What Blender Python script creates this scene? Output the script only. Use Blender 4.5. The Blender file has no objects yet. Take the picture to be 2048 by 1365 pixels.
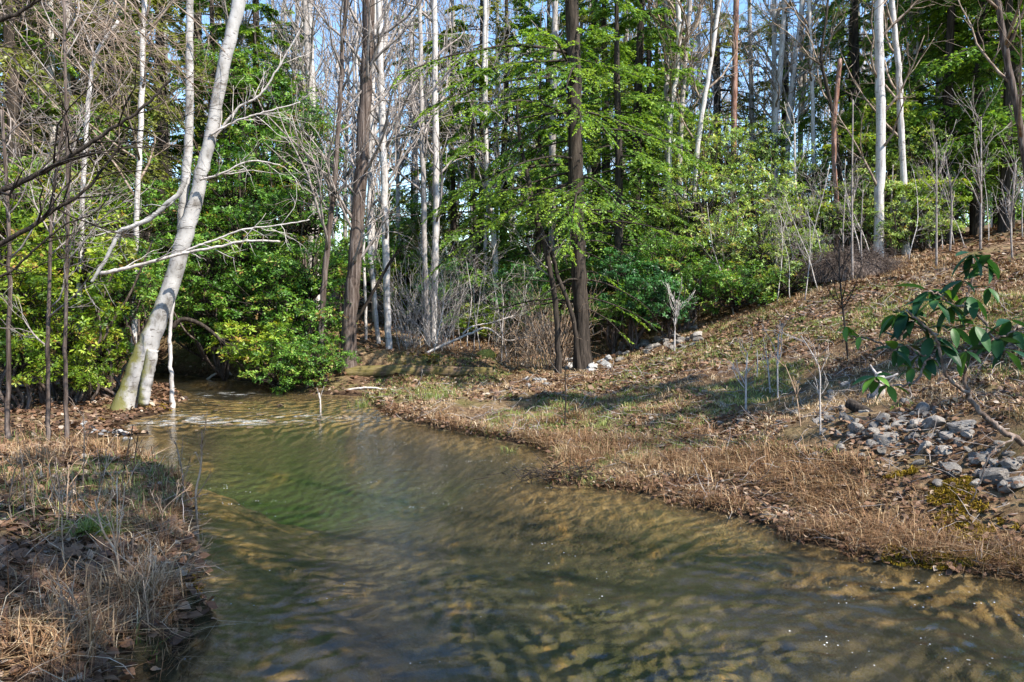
import bpy, math
import numpy as np
from mathutils import Vector

C = bpy.context.scene.collection
SC = bpy.context.scene
R = math.radians

# ------------------------------------------------------------------ camera
F = 1607.0                     # focal length in pixels of the 2048 px wide photograph
CAM = np.array([0.0, 0.0, 1.7])
TH = math.atan((682.5 - 600.0) / F)
cam = bpy.data.cameras.new('camera')
cam.sensor_width = 36.0
cam.lens = 36.0 * F / 2048.0
cam.clip_start = 0.05
cam.clip_end = 500
co = bpy.data.objects.new('camera', cam)
C.objects.link(co)
co.location = CAM
co.rotation_euler = (R(90) - TH, 0, 0)
SC.camera = co

# ------------------------------------------------------------------ sky, sun, exposure
SUN_AZ, SUN_EL = 128.0, 50.0   # clockwise from +Y (into the picture), degrees
w = bpy.data.worlds.new('World')
SC.world = w
w.use_nodes = True
wt = w.node_tree
sky = wt.nodes.new('ShaderNodeTexSky')
sky.sky_type = 'NISHITA'
sky.sun_disc = False
sky.sun_elevation = R(SUN_EL)
sky.sun_rotation = R(SUN_AZ)
sky.air_density = 1.0
sky.dust_density = 0.15
bg = wt.nodes['Background']
bg.inputs['Strength'].default_value = 0.15
sky.ozone_density = 1.6
hsv = wt.nodes.new('ShaderNodeHueSaturation')
hsv.inputs['Saturation'].default_value = 1.15
wt.links.new(sky.outputs[0], hsv.inputs['Color'])
wt.links.new(hsv.outputs[0], bg.inputs[0])
sl = bpy.data.lights.new('sun', 'SUN')
sl.energy = 5.0
sl.angle = R(0.5)
sl.color = (1.0, 0.93, 0.82)
so = bpy.data.objects.new('sun', sl)
C.objects.link(so)
SUN = np.array([math.sin(R(SUN_AZ)) * math.cos(R(SUN_EL)), math.cos(R(SUN_AZ)) * math.cos(R(SUN_EL)), math.sin(R(SUN_EL))])
so.rotation_euler = Vector(SUN).to_track_quat('Z', 'Y').to_euler()
SC.view_settings.view_transform = 'Standard'
SC.view_settings.look = 'None'
SC.view_settings.gamma = 1
SC.view_settings.exposure = 1.28
cy = SC.cycles
cy.max_bounces = 8
cy.diffuse_bounces = 4
cy.glossy_bounces = 2
cy.transmission_bounces = 4
cy.transparent_max_bounces = 8
cy.caustics_reflective = False
cy.caustics_refractive = False
cy.sample_clamp_indirect = 4.0

# ------------------------------------------------------------------ helpers
def P(px, py, d):
    """world point at depth y = d seen at photo pixel (px, py)"""
    u = (px - 1024.0) / F
    v = (682.5 - py) / F
    dr = np.array([u, math.cos(TH) + v * math.sin(TH), -math.sin(TH) + v * math.cos(TH)])
    return CAM + dr * (d / dr[1])

def pix(p):
    q = np.asarray(p, float) - CAM
    z = q[1] * math.cos(TH) - q[2] * math.sin(TH)
    y = q[1] * math.sin(TH) + q[2] * math.cos(TH)
    return 1024 + F * q[0] / z, 682.5 - F * y / z

def nrm(v):
    return v / np.maximum(np.linalg.norm(v, axis=-1, keepdims=True), 1e-9)

def hash2(i, j, s):
    n = np.sin(i * 127.1 + j * 311.7 + s * 74.7) * 43758.5453
    return n - np.floor(n)

def vnoise(x, y, s=0):
    i, j = np.floor(x), np.floor(y)
    f, g = x - i, y - j
    f, g = f * f * (3 - 2 * f), g * g * (3 - 2 * g)
    a, b = hash2(i, j, s), hash2(i + 1, j, s)
    c, d = hash2(i, j + 1, s), hash2(i + 1, j + 1, s)
    return (a + (b - a) * f) * (1 - g) + (c + (d - c) * f) * g

def fbm(x, y, s=0, o=4):
    t, a = 0, 0.5
    for k in range(o):
        t = t + a * vnoise(x, y, s + k)
        x, y, a = x * 2.03, y * 2.03, a * 0.5
    return t

def sst(a, b, x):
    t = np.clip((x - a) / (b - a), 0, 1)
    return t * t * (3 - 2 * t)

class MB:
    """collects vertices and faces; build() links ONE mesh object"""
    def __init__(s):
        s.V, s.Q, s.T, s.QM, s.TM, s.A, s.n = [], [], [], [], [], [], 0
    def add(s, v, quads=None, tris=None, mat=0, tint=0.5):
        v = np.asarray(v, float).reshape(-1, 3)
        s.V.append(v)
        s.A.append(np.broadcast_to(np.asarray(tint, float), (len(v),)))
        if quads is not None and len(quads):
            q = np.asarray(quads).reshape(-1, 4) + s.n
            s.Q.append(q); s.QM.append(np.full(len(q), mat))
        if tris is not None and len(tris):
            t = np.asarray(tris).reshape(-1, 3) + s.n
            s.T.append(t); s.TM.append(np.full(len(t), mat))
        s.n += len(v)
    def mesh(s, name, mats, origin=(0, 0, 0), smooth=True):
        V = np.concatenate(s.V) - np.asarray(origin)
        A = np.concatenate(s.A)
        Q = np.concatenate(s.Q) if s.Q else np.zeros((0, 4), int)
        T = np.concatenate(s.T) if s.T else np.zeros((0, 3), int)
        mi = np.concatenate(s.QM + s.TM)
        me = bpy.data.meshes.new(name)
        me.vertices.add(len(V)); me.vertices.foreach_set('co', V.astype(np.float32).ravel())
        lv = np.concatenate([Q.ravel(), T.ravel()])
        me.loops.add(len(lv)); me.loops.foreach_set('vertex_index', lv.astype(np.int32))
        nq, nt = len(Q), len(T)
        me.polygons.add(nq + nt)
        st = np.concatenate([np.arange(nq) * 4, nq * 4 + np.arange(nt) * 3])
        me.polygons.foreach_set('loop_start', st.astype(np.int32))
        me.polygons.foreach_set('material_index', mi.astype(np.int32))
        me.polygons.foreach_set('use_smooth', np.full(nq + nt, smooth))
        at = me.attributes.new('tint', 'FLOAT', 'POINT')
        at.data.foreach_set('value', A.astype(np.float32))
        for m in (mats if isinstance(mats, (list, tuple)) else [mats]):
            me.materials.append(m)
        me.update(calc_edges=True)
        return me
    def build(s, name, mats, parent=None, origin=None, smooth=True):
        org = np.zeros(3) if parent is None else np.array(parent.location)
        if origin is not None:
            org = np.asarray(origin, float)
        o = bpy.data.objects.new(name, s.mesh(name, mats, org, smooth))
        C.objects.link(o)
        if parent is not None:
            o.parent = parent
        else:
            o.location = org
        return o

def thing(name, label, cat, loc, group=None):
    o = bpy.data.objects.new(name, None)
    o.empty_display_size = 0.2
    C.objects.link(o)
    o.location = loc
    tag(o, label, cat, group)
    return o

def tag(o, label=None, cat=None, group=None, kind=None):
    if label: o['label'] = label
    if cat: o['category'] = cat
    if group: o['group'] = group
    if kind: o['kind'] = kind
    return o

def dup(root, loc, rz=0.0, sc=1.0):
    r = root.copy(); C.objects.link(r)
    r.location = loc; r.rotation_euler = (0, 0, rz)
    r.scale = (sc, sc, sc) if np.isscalar(sc) else sc
    for ch in list(root.children):
        c = ch.copy(); C.objects.link(c); c.parent = r
    return r

# tubes ------------------------------------------------------------
def tubes(mb, Pt, Rd, sides=5, mat=0, tint=0.5, lump=0.0, rng=None):
    """B tubes of n points each: Pt (B,n,3), Rd (B,n)"""
    Pt = np.asarray(Pt, float); Rd = np.asarray(Rd, float)
    B, n, _ = Pt.shape
    t = nrm(np.gradient(Pt, axis=1))
    ref = np.zeros((B, 1, 3)); mt = np.abs(t.mean(1))
    ref[np.arange(B), 0, np.argmin(mt, axis=1)] = 1
    u = nrm(np.cross(t, ref)); v = np.cross(t, u)
    a = np.arange(sides) * 2 * math.pi / sides
    rr = Rd[..., None] * np.ones(sides)
    if lump and rng is not None:
        k = rng.normal(0, 1, (B, n, sides))
        k = (k + np.roll(k, 1, 2) + np.roll(k, -1, 2)) / 2
        rr = rr * (1 + lump * k)
    X = Pt[:, :, None, :] + rr[..., None] * (np.cos(a)[:, None] * u[:, :, None, :] + np.sin(a)[:, None] * v[:, :, None, :])
    b, i, j = np.meshgrid(np.arange(B), np.arange(n - 1), np.arange(sides), indexing='ij')
    o = b * n * sides
    j2 = (j + 1) % sides
    q = np.stack([o + i * sides + j, o + i * sides + j2, o + (i + 1) * sides + j2, o + (i + 1) * sides + j], -1)
    tr = []
    for e, base in ((0, 0), (1, (n - 1) * sides)):
        for k in range(1, sides - 1):
            f = np.stack([np.arange(B) * n * sides + base, np.arange(B) * n * sides + base + k, np.arange(B) * n * sides + base + k + 1], -1)
            tr.append(f if e else f[:, ::-1])
    mb.add(X, q, np.concatenate(tr), mat, tint)

def spline(pts, rad, n):
    """Catmull-Rom resample"""
    pts = np.asarray(pts, float); rad = np.asarray(rad, float)
    m = len(pts)
    t = np.linspace(0, m - 1, n)
    i = np.clip(np.floor(t).astype(int), 0, m - 2); f = (t - i)[:, None]
    g = lambda k: pts[np.clip(i + k, 0, m - 1)]
    p0, p1, p2, p3 = g(-1), g(0), g(1), g(2)
    X = 0.5 * (2 * p1 + (p2 - p0) * f + (2 * p0 - 5 * p1 + 4 * p2 - p3) * f ** 2 + (3 * p1 - p0 - 3 * p2 + p3) * f ** 3)
    return X, np.interp(t, np.arange(m), rad)

def tube1(mb, pts, rad, n=None, sides=8, mat=0, tint=0.5, lump=0.0, rng=None):
    n = n or max(3, 3 * len(pts))
    X, rr = spline(pts, rad, n)
    tubes(mb, X[None], rr[None], sides, mat, tint, lump, rng)
    return X, rr

def limbs(rng, base, d, L, r, n=5, wob=0.15, up=0.05, tip=0.3):
    base = np.asarray(base, float); d = nrm(np.asarray(d, float))
    B = len(base)
    pts = [base]
    L = np.broadcast_to(L, (B,))
    for k in range(n - 1):
        d = nrm(d + wob * rng.normal(0, 1, (B, 3)) + up * np.array([0, 0, 1.0]))
        pts.append(pts[-1] + d * (L / (n - 1))[:, None])
    Pt = np.stack(pts, 1)
    Rd = np.broadcast_to(r, (B,))[:, None] * np.linspace(1, tip, n)
    return Pt, Rd

def kids(rng, Pt, Rd, m, t0=0.25, t1=1.0, spread=0.9):
    B, n, _ = Pt.shape
    t = (t0 + (t1 - t0) * rng.random((B, m))) * (n - 1)
    i = np.clip(np.floor(t).astype(int), 0, n - 2); f = t - i
    bi = np.arange(B)[:, None]
    p = Pt[bi, i] * (1 - f)[..., None] + Pt[bi, i + 1] * f[..., None]
    rr = Rd[bi, i] * (1 - f) + Rd[bi, i + 1] * f
    tg = nrm(Pt[bi, i + 1] - Pt[bi, i])
    rd = nrm(np.cross(tg, rng.normal(0, 1, (B, m, 3))))
    d = nrm(tg + spread * rd)
    return p.reshape(-1, 3), d.reshape(-1, 3), rr.reshape(-1)

def twig_crown(mb, rng, P0, R0, m1=16, L1=3.0, m2=5, m3=4, t0=0.4, mat=0, fine=1.0, up=0.1, spread=0.9, droop2=0.04):
    """three orders of bare branches on one trunk polyline"""
    b, d, r = kids(rng, P0[None], R0[None], m1, t0, 0.98, spread)
    l = L1 * (0.5 + 0.7 * rng.random(len(b)))
    A, AR = limbs(rng, b, d, l, np.minimum(r * 0.55, 0.045 * L1 / 3), 7, 0.16, up, 0.25)
    tubes(mb, A, AR, 5, mat)
    b, d, r = kids(rng, A, AR, m2, 0.2, 1.0, 0.9)
    B_, BR = limbs(rng, b, d, L1 * 0.38 * (0.5 + rng.random(len(b))), np.maximum(r * 0.6, 0.006 * fine), 5, 0.18, droop2, 0.35)
    tubes(mb, B_, BR, 4, mat)
    if m3:
        b, d, r = kids(rng, B_, BR, m3, 0.2, 1.0, 0.9)
        D, DR = limbs(rng, b, d, L1 * 0.17 * (0.5 + rng.random(len(b))), np.maximum(r * 0.55, 0.0045 * fine), 4, 0.2, droop2, 0.5)
        tubes(mb, D, DR, 3, mat)

# leaves -----------------------------------------------------------
def frames(d, nup):
    y = nrm(d)
    x = nrm(np.cross(y, nup))
    z = np.cross(x, y)
    return x, y, z

LEAF_V = np.array([[0, 0, 0], [-.17, .3, .05], [-.19, .62, .045], [0, 1, -.12], [.19, .62, .045], [.17, .3, .05], [0, .3, 0], [0, .64, -.01]])
LEAF_Q = np.array([[0, 6, 1, 1], ])
LEAF_T = np.array([[0, 6, 1], [0, 5, 6], [2, 7, 3], [7, 4, 3]])
LEAF_QQ = np.array([[1, 6, 7, 2], [6, 5, 4, 7]])

def put_leaves(mb, pos, d, nup, size, mat=0, tint=None, width=1.0):
    pos = np.asarray(pos, float)
    N = len(pos)
    x, y, z = frames(d, nup)
    s = np.broadcast_to(size, (N,))[:, None, None]
    T = LEAF_V * np.array([width, 1, 1])
    X = pos[:, None, :] + s * (T[None, :, 0, None] * x[:, None] + T[None, :, 1, None] * y[:, None] + T[None, :, 2, None] * z[:, None])
    o = (np.arange(N) * 8)[:, None, None]
    tt = np.repeat(0.5 if tint is None else tint, 8) if tint is not None else 0.5
    mb.add(X, (LEAF_QQ[None] + o).reshape(-1, 4), (LEAF_T[None] + o).reshape(-1, 3), mat, tt)

def put_diamonds(mb, pos, d, nup, L, W, mat=0, tint=0.5):
    N = len(pos)
    x, y, z = frames(d, nup)
    L = np.broadcast_to(L, (N,))[:, None]; W = np.broadcast_to(W, (N,))[:, None]
    X = np.stack([pos, pos + .45 * L * y + W * x, pos + L * y - 0.06 * L * z, pos + .45 * L * y - W * x], 1)
    o = (np.arange(N) * 4)[:, None]
    mb.add(X, np.arange(4)[None] + o, None, mat, np.repeat(np.broadcast_to(tint, (N,)), 4))

def whorls(mb, rng, c, ax, k=7, size=0.08, mat=0, tint=None, lift=0.35):
    """leaf whorls at twig tips: centres c, axes ax"""
    N = len(c)
    ax = nrm(ax)
    h = nrm(np.cross(ax, rng.normal(0, 1, (N, 3)))); g = np.cross(ax, h)
    ph = (np.arange(k) * 2.4)[None] + rng.normal(0, 0.25, (N, k))
    el = lift + rng.normal(0, 0.3, (N, k))
    d = (np.cos(ph) * np.cos(el))[..., None] * h[:, None] + (np.sin(ph) * np.cos(el))[..., None] * g[:, None] + np.sin(el)[..., None] * ax[:, None]
    pos = c[:, None] + ax[:, None] * rng.normal(0, size * 0.25, (N, k, 1)) + d * size * .15
    sz = size * (0.45 + 0.85 * rng.random((N, k)))
    tn = np.clip((rng.random(N) if tint is None else tint)[:, None] + rng.normal(0, 0.12, (N, k)), 0, 1)
    nu = np.broadcast_to(ax[:, None], d.shape) + rng.normal(0, 0.15, d.shape)
    put_leaves(mb, pos.reshape(-1, 3), d.reshape(-1, 3), nu.reshape(-1, 3), sz.reshape(-1), mat, tn.reshape(-1))

# ------------------------------------------------------------------ materials
def newmat(name):
    m = bpy.data.materials.new(name); m.use_nodes = True
    nt = m.node_tree
    return m, nt, nt.nodes['Principled BSDF'], nt.nodes['Material Output']

def nd(nt, typ, **kw):
    n = nt.nodes.new(typ)
    for k, v in kw.items():
        setattr(n, k, v)
    return n

def ramp(nt, stops, src):
    r = nd(nt, 'ShaderNodeValToRGB')
    e = r.color_ramp.elements
    while len(e) < len(stops):
        e.new(0.5)
    for el, (p, c) in zip(e, stops):
        el.position = p; el.color = (*c, 1)
    nt.links.new(src, r.inputs[0])
    return r.outputs[0]

def noise(nt, scale, detail=4, rough=0.6, coord=None, dist=0.0):
    n = nd(nt, 'ShaderNodeTexNoise')
    n.inputs['Scale'].default_value = scale
    n.inputs['Detail'].default_value = detail
    n.inputs['Roughness'].default_value = rough
    n.inputs['Distortion'].default_value = dist
    if coord is not None:
        nt.links.new(coord, n.inputs['Vector'])
    return n.outputs[0]

def mapped(nt, scale, out='Object', rot=(0, 0, 0)):
    t = nd(nt, 'ShaderNodeTexCoord'); m = nd(nt, 'ShaderNodeMapping')
    m.inputs['Scale'].default_value = scale
    m.inputs['Rotation'].default_value = rot
    nt.links.new(t.outputs[out], m.inputs[0])
    return m.outputs[0]

def mix(nt, fac, a, b):
    n = nd(nt, 'ShaderNodeMix', data_type='RGBA')
    for s, k in ((fac, 0), (a, 6), (b, 7)):
        if isinstance(s, (int, float)):
            n.inputs[k].default_value = s
        elif isinstance(s, tuple):
            n.inputs[k].default_value = (*s, 1)
        else:
            nt.links.new(s, n.inputs[k])
    return n.outputs[2]

def math_(nt, op, a, b=None, c=None):
    n = nd(nt, 'ShaderNodeMath', operation=op)
    for k, s in enumerate((a, b, c)):
        if s is None: continue
        if isinstance(s, (int, float)): n.inputs[k].default_value = s
        else: nt.links.new(s, n.inputs[k])
    return n.outputs[0]

def maprange(nt, v, a, b, c=0.0, d=1.0):
    n = nd(nt, 'ShaderNodeMapRange')
    nt.links.new(v, n.inputs[0])
    for k, s in zip((1, 2, 3, 4), (a, b, c, d)):
        n.inputs[k].default_value = s
    return n.outputs[0]

def bump(nt, h, strength=0.4, dist=0.02):
    b = nd(nt, 'ShaderNodeBump')
    b.inputs['Strength'].default_value = strength
    b.inputs['Distance'].default_value = dist
    nt.links.new(h, b.inputs['Height'])
    return b.outputs[0]

def leaf_mat(name, stops, trans=0.35, tcol=(1.3, 1.25, 0.5), rough=0.42, spec=0.4):
    m, nt, pb, out = newmat(name)
    a = nd(nt, 'ShaderNodeAttribute', attribute_name='tint')
    c = ramp(nt, stops, a.outputs['Fac'])
    nt.links.new(c, pb.inputs['Base Color'])
    pb.inputs['Roughness'].default_value = rough
    pb.inputs['Specular IOR Level'].default_value = spec
    if trans > 0:
        tr = nd(nt, 'ShaderNodeBsdfTranslucent')
        mm = nd(nt, 'ShaderNodeMix', data_type='RGBA', blend_type='MULTIPLY')
        mm.inputs[0].default_value = 1.0
        nt.links.new(c, mm.inputs[6]); mm.inputs[7].default_value = (*tcol, 1)
        nt.links.new(mm.outputs[2], tr.inputs[0])
        ms = nd(nt, 'ShaderNodeMixShader'); ms.inputs[0].default_value = trans
        nt.links.new(pb.outputs[0], ms.inputs[1]); nt.links.new(tr.outputs[0], ms.inputs[2])
        nt.links.new(ms.outputs[0], out.inputs[0])
    return m

M = {}
M['laurel'] = leaf_mat('laurel_leaf', [(0, (.035, .095, .015)), (.45, (.11, .25, .035)), (.82, (.24, .41, .06)), (.95, (.36, .42, .08)), (1, (.26, .15, .05))], 0.38)
M['bright'] = leaf_mat('bright_leaf', [(0, (.07, .14, .015)), (.45, (.19, .31, .03)), (.82, (.36, .46, .05)), (.95, (.48, .46, .08)), (1, (.34, .20, .06))], 0.42)
M['pale'] = leaf_mat('pale_leaf', [(0, (.07, .14, .03)), (.45, (.24, .37, .08)), (.82, (.44, .56, .16)), (.95, (.52, .52, .18)), (1, (.34, .22, .09))], 0.4)
M['dark_leaf'] = leaf_mat('dark_leaf', [(0, (.014, .05, .016)), (.5, (.03, .11, .025)), (1, (.07, .2, .04))], 0.25)
M['rhodo'] = leaf_mat('rhododendron_leaf', [(0, (.012, .05, .022)), (.6, (.03, .10, .03)), (1, (.10, .22, .03))], 0.3, rough=0.45, spec=.3)
M['needle'] = leaf_mat('hemlock_needle', [(0, (.03, .08, .015)), (.5, (.11, .23, .03)), (1, (.30, .44, .05))], 0.4)
M['needle_dark'] = leaf_mat('hemlock_needle_dark', [(0, (.05, .11, .025)), (.5, (.13, .245, .045)), (1, (.29, .42, .075))], 0.38)
M['needle_olive'] = leaf_mat('pine_needle', [(0, (.07, .09, .018)), (.5, (.15, .18, .035)), (1, (.30, .32, .07))], 0.35)
M['dry_grass'] = leaf_mat('dry_grass', [(0, (.10, .048, .024)), (.4, (.25, .145, .075)), (.75, (.43, .31, .175)), (1, (.66, .56, .40))], 0.2, (1.1, 1, .8), 0.6, 0.2)
M['grass'] = leaf_mat('green_grass', [(0, (.06, .10, .025)), (.5, (.16, .22, .05)), (1, (.40, .40, .14))], 0.3, rough=0.5)
M['moss'] = leaf_mat('moss', [(0, (.07, .045, .01)), (.5, (.20, .13, .015)), (1, (.38, .27, .03))], 0.15, rough=0.8, spec=.1)
M['litter'] = leaf_mat('fallen_leaf', [(0, (.035, .02, .014)), (.3, (.09, .05, .032)), (.6, (.19, .105, .06)), (.85, (.27, .19, .13)), (1, (.36, .30, .24))], 0.12, (1.1, .9, .6), 0.6, .25)

def bark(name, c0, c1, c2, streak=(14, 14, 2.0), bmp=0.5, moss=0.0, fleck=0.0, mosscol=(.16, .15, .02)):
    m, nt, pb, out = newmat(name)
    co_ = mapped(nt, streak)
    n1 = noise(nt, 1.0, 6, 0.65, co_)
    c = ramp(nt, [(.33, c0), (.47, c1), (.66, c2)], n1)
    if fleck:
        n2 = noise(nt, 1.0, 3, 0.6, mapped(nt, (9, 9, 26)))
        c = mix(nt, maprange(nt, n2, .60, .66, 0, fleck), c, (.07, .055, .045))
    if moss:
        n3 = noise(nt, 3.2, 5, 0.7, mapped(nt, (1, 1, .8)))
        g = nd(nt, 'ShaderNodeNewGeometry'); sx = nd(nt, 'ShaderNodeSeparateXYZ'); sn = nd(nt, 'ShaderNodeSeparateXYZ')
        nt.links.new(g.outputs['Position'], sx.inputs[0]); nt.links.new(g.outputs['Normal'], sn.inputs[0])
        low = maprange(nt, sx.outputs[2], 0.2, 2.6, 0.32, -0.08)
        side = math_(nt, 'MULTIPLY', sn.outputs[0], -0.26)
        f = math_(nt, 'ADD', math_(nt, 'ADD', n3, low), side)
        c = mix(nt, maprange(nt, f, .66, .84, 0, moss), c, mosscol)
    nt.links.new(c, pb.inputs['Base Color'])
    pb.inputs['Roughness'].default_value = 0.85
    pb.inputs['Specular IOR Level'].default_value = 0.15
    nt.links.new(bump(nt, n1, bmp, 0.02), pb.inputs['Normal'])
    return m

M['white_bark'] = bark('white_bark', (.13, .115, .10), (.34, .325, .31), (.46, .445, .43), (5, 5, 3), .4, moss=.85, fleck=.75)
M['grey_bark'] = bark('grey_bark', (.16, .135, .12), (.30, .27, .25), (.46, .43, .41), (22, 22, 2.5), .5, fleck=.4)
M['pale_bark'] = bark('pale_bark', (.26, .235, .22), (.42, .39, .37), (.56, .54, .53), (18, 18, 3), .4, fleck=.6)
M['twig'] = bark('twig_bark', (.12, .097, .083), (.24, .205, .185), (.37, .335, .315), (9, 9, 9), .1)
M['brown_twig'] = bark('brown_twig', (.08, .055, .04), (.19, .14, .105), (.33, .27, .22), (9, 9, 9), .1)
M['brown_bark'] = bark('brown_bark', (.03, .022, .018), (.078, .057, .047), (.19, .155, .135), (26, 26, 1.6), 1.0)
M['dark_bark'] = bark('dark_bark', (.012, .010, .008), (.032, .025, .02), (.075, .06, .048), (24, 24, 2.2), 1.0)
M['red_bark'] = bark('red_bark', (.10, .05, .035), (.22, .115, .085), (.36, .24, .20), (18, 18, 3.5), .9)
M['tan_stem'] = bark('tan_stem', (.22, .13, .075), (.38, .26, .17), (.52, .41, .31), (9, 9, 9), .1)
M['dead_wood'] = bark('dead_wood', (.22, .19, .17), (.40, .36, .33), (.56, .52, .49), (16, 16, 16), .4)
M['rhodo_bark'] = bark('rhododendron_bark', (.06, .04, .03), (.15, .105, .08), (.33, .27, .23), (30, 30, 8), .5)
M['log'] = bark('log_bark', (.03, .02, .014), (.08, .05, .035), (.17, .12, .09), (3, 24, 24), 1.0, moss=.4)

def rock_mat(name, a, b, c):
    m, nt, pb, out = newmat(name)
    oi = nd(nt, 'ShaderNodeObjectInfo')
    n1 = noise(nt, 5, 8, .65, mapped(nt, (1, 1, 1)))
    col = ramp(nt, [(.3, a), (.5, b), (.75, c)], n1)
    v = maprange(nt, oi.outputs['Random'], 0, 1, .6, 1.45)
    hs = nd(nt, 'ShaderNodeHueSaturation'); nt.links.new(col, hs.inputs['Color']); nt.links.new(v, hs.inputs['Value'])
    n2 = noise(nt, 2.2, 5, .7, mapped(nt, (1, 1, 1)))
    col = mix(nt, maprange(nt, n2, .55, .72, 0, .55), hs.outputs[0], (.20, .15, .10))
    nt.links.new(col, pb.inputs['Base Color'])
    pb.inputs['Roughness'].default_value = 0.8
    nt.links.new(bump(nt, noise(nt, 16, 6, .7, mapped(nt, (1, 1, 1))), .7, .02), pb.inputs['Normal'])
    return m
M['rock'] = rock_mat('grey_rock', (.085, .074, .064), (.20, .18, .158), (.36, .33, .295))
M['pale_rock'] = rock_mat('pale_rock', (.20, .195, .19), (.31, .305, .30), (.46, .45, .44))
M['wet_rock'] = rock_mat('wet_rock', (.07, .05, .03), (.17, .12, .07), (.32, .23, .13))
M['moss_rock'] = rock_mat('mossy_rock', (.12, .10, .02), (.24, .20, .03), (.36, .31, .06))

# ------------------------------------------------------------------ terrain
SHORE = np.array([(-1.25, -6), (-1.3, 2), (-1.5, 3.57), (-1.68, 4.34), (-1.86, 4.8), (-2.28, 5.7), (-2.75, 6.9), (-3.6, 7.8), (-4.5, 8.5), (-5.3, 9.1),
    (-4.95, 9.7), (-4.5, 9.95), (-5.2, 10.5), (-5.35, 11.15), (-5.2, 12.1), (-5.55, 13.6), (-6.6, 15.4), (-8.5, 16.7), (-12, 18.2), (-20, 20), (-20, 22.8), (-12, 20.6),
    (-8, 18.4), (-6.4, 17.2), (-5.4, 16.5), (-4.3, 14.9), (-3.3, 14.25), (-2.65, 13.9), (-2.25, 12.7), (-1.66, 11.4), (-1.0, 10.5), (-.14, 9.6), (.37, 8.96),
    (.45, 8.3), (.27, 7.7), (.34, 7.25), (.98, 7.0), (1.52, 6.5), (1.78, 6.0), (2.07, 5.41), (2.33, 5.15), (2.66, 4.88), (3.0, 4.73), (3.6, 4.4), (4.0, 3.4), (4.1, 1.5), (4.1, -6)], float)

def shore_dist(x, y):
    """signed distance to the waterline: positive on land"""
    shp = x.shape
    p = np.stack([x.ravel(), y.ravel()], -1)
    best = np.full(len(p), 1e9); ins = np.zeros(len(p), bool)
    A = SHORE; Bp = np.roll(SHORE, -1, 0)
    for a, b in zip(A, Bp):
        ab = b - a
        t = np.clip(((p - a) @ ab) / (ab @ ab), 0, 1)
        dd = np.hypot(*(p - a - t[:, None] * ab).T)
        best = np.minimum(best, dd)
        c = (a[1] > p[:, 1]) != (b[1] > p[:, 1])
        xi = a[0] + (p[:, 1] - a[1]) / (b[1] - a[1] + 1e-12) * ab[0]
        ins ^= c & (p[:, 0] < xi)
    n = .26 * (fbm(p[:, 0] * 2.1, p[:, 1] * 2.1, 300, 4) - .47) + .10 * (vnoise(p[:, 0] * 7, p[:, 1] * 7, 310) - .5)
    return (np.where(ins, -best, best) + n).reshape(shp)

_cp = []
def cp(px, py, d):
    q = P(px, py, d); _cp.append((q[0], q[1], q[2]))
for a in [(2048, 830, 6), (1800, 800, 7.5), (1750, 830, 7), (1900, 940, 5.9), (1600, 860, 8), (1400, 850, 9), (1200, 850, 9.7), (1000, 800, 12), (1200, 760, 14),
          (1400, 700, 15), (1200, 720, 17), (1600, 620, 15), (1800, 560, 15), (2048, 505, 15), (1900, 495, 19), (1650, 560, 18), (1800, 690, 10), (2048, 670, 9),
          (1500, 790, 10), (1300, 640, 22), (2048, 452, 25), (1500, 560, 25), (900, 745, 16.2), (900, 712, 19), (800, 720, 18), (1000, 700, 22), (1300, 930, 7.6),
          (100, 760, 14), (250, 790, 13.5), (300, 600, 20), (100, 580, 18), (500, 700, 18.5), (0, 480, 25), (400, 600, 25), (30, 890, 9), (100, 860, 10.5), (640, 690, 18)]:
    cp(*a)
_cp += [(-4.5, 6.3, .38), (-3.4, 5.6, .36), (-2.6, 4.2, .38), (-2.5, 2.5, .4), (-6, 4, .5), (-9, 8, .9), (-7, 1, .6), (-4, -4, .5), (7, 1, 1.0), (9, 4.8, 1.7), (14, 8, 2.9), (10, -4, 1.2),
        (-14, 12, 2.2), (-20, 25, 5.5), (-32, 15, 6), (-28, 40, 7), (20, 20, 4.0), (28, 12, 4.5), (28, 40, 6), (12, 33, 2.9), (0, 30, .8), (4, 38, 1.6), (-6, 40, 2.0), (0, 52, 3.2), (-14, 55, 4.5), (16, 60, 5), (0, 75, 5.5), (-40, 75, 8), (40, 75, 8),
        (45, 30, 8), (-45, 45, 9), (45, 0, 8), (-45, 0, 7), (30, -8, 5), (-30, -8, 4), (-9, 33, 2.2), (-3, 24, .7), (6, 27, 1.6)]
_cp = np.array(_cp)
def _tps(r2):
    return 0.5 * r2 * np.log(np.maximum(r2, 1e-9))
_n = len(_cp)
_K = _tps(((_cp[:, None, :2] - _cp[None, :, :2]) ** 2).sum(-1)) + np.eye(_n) * 1.0
_Pm = np.c_[np.ones(_n), _cp[:, :2]]
_W = np.linalg.solve(np.block([[_K, _Pm], [_Pm.T, np.zeros((3, 3))]]), np.r_[_cp[:, 2], 0, 0, 0])

def land(x, y):
    z = _W[_n] + _W[_n + 1] * x + _W[_n + 2] * y
    for k in range(_n):
        z = z + _W[k] * _tps((x - _cp[k, 0]) ** 2 + (y - _cp[k, 1]) ** 2)
    return z

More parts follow.
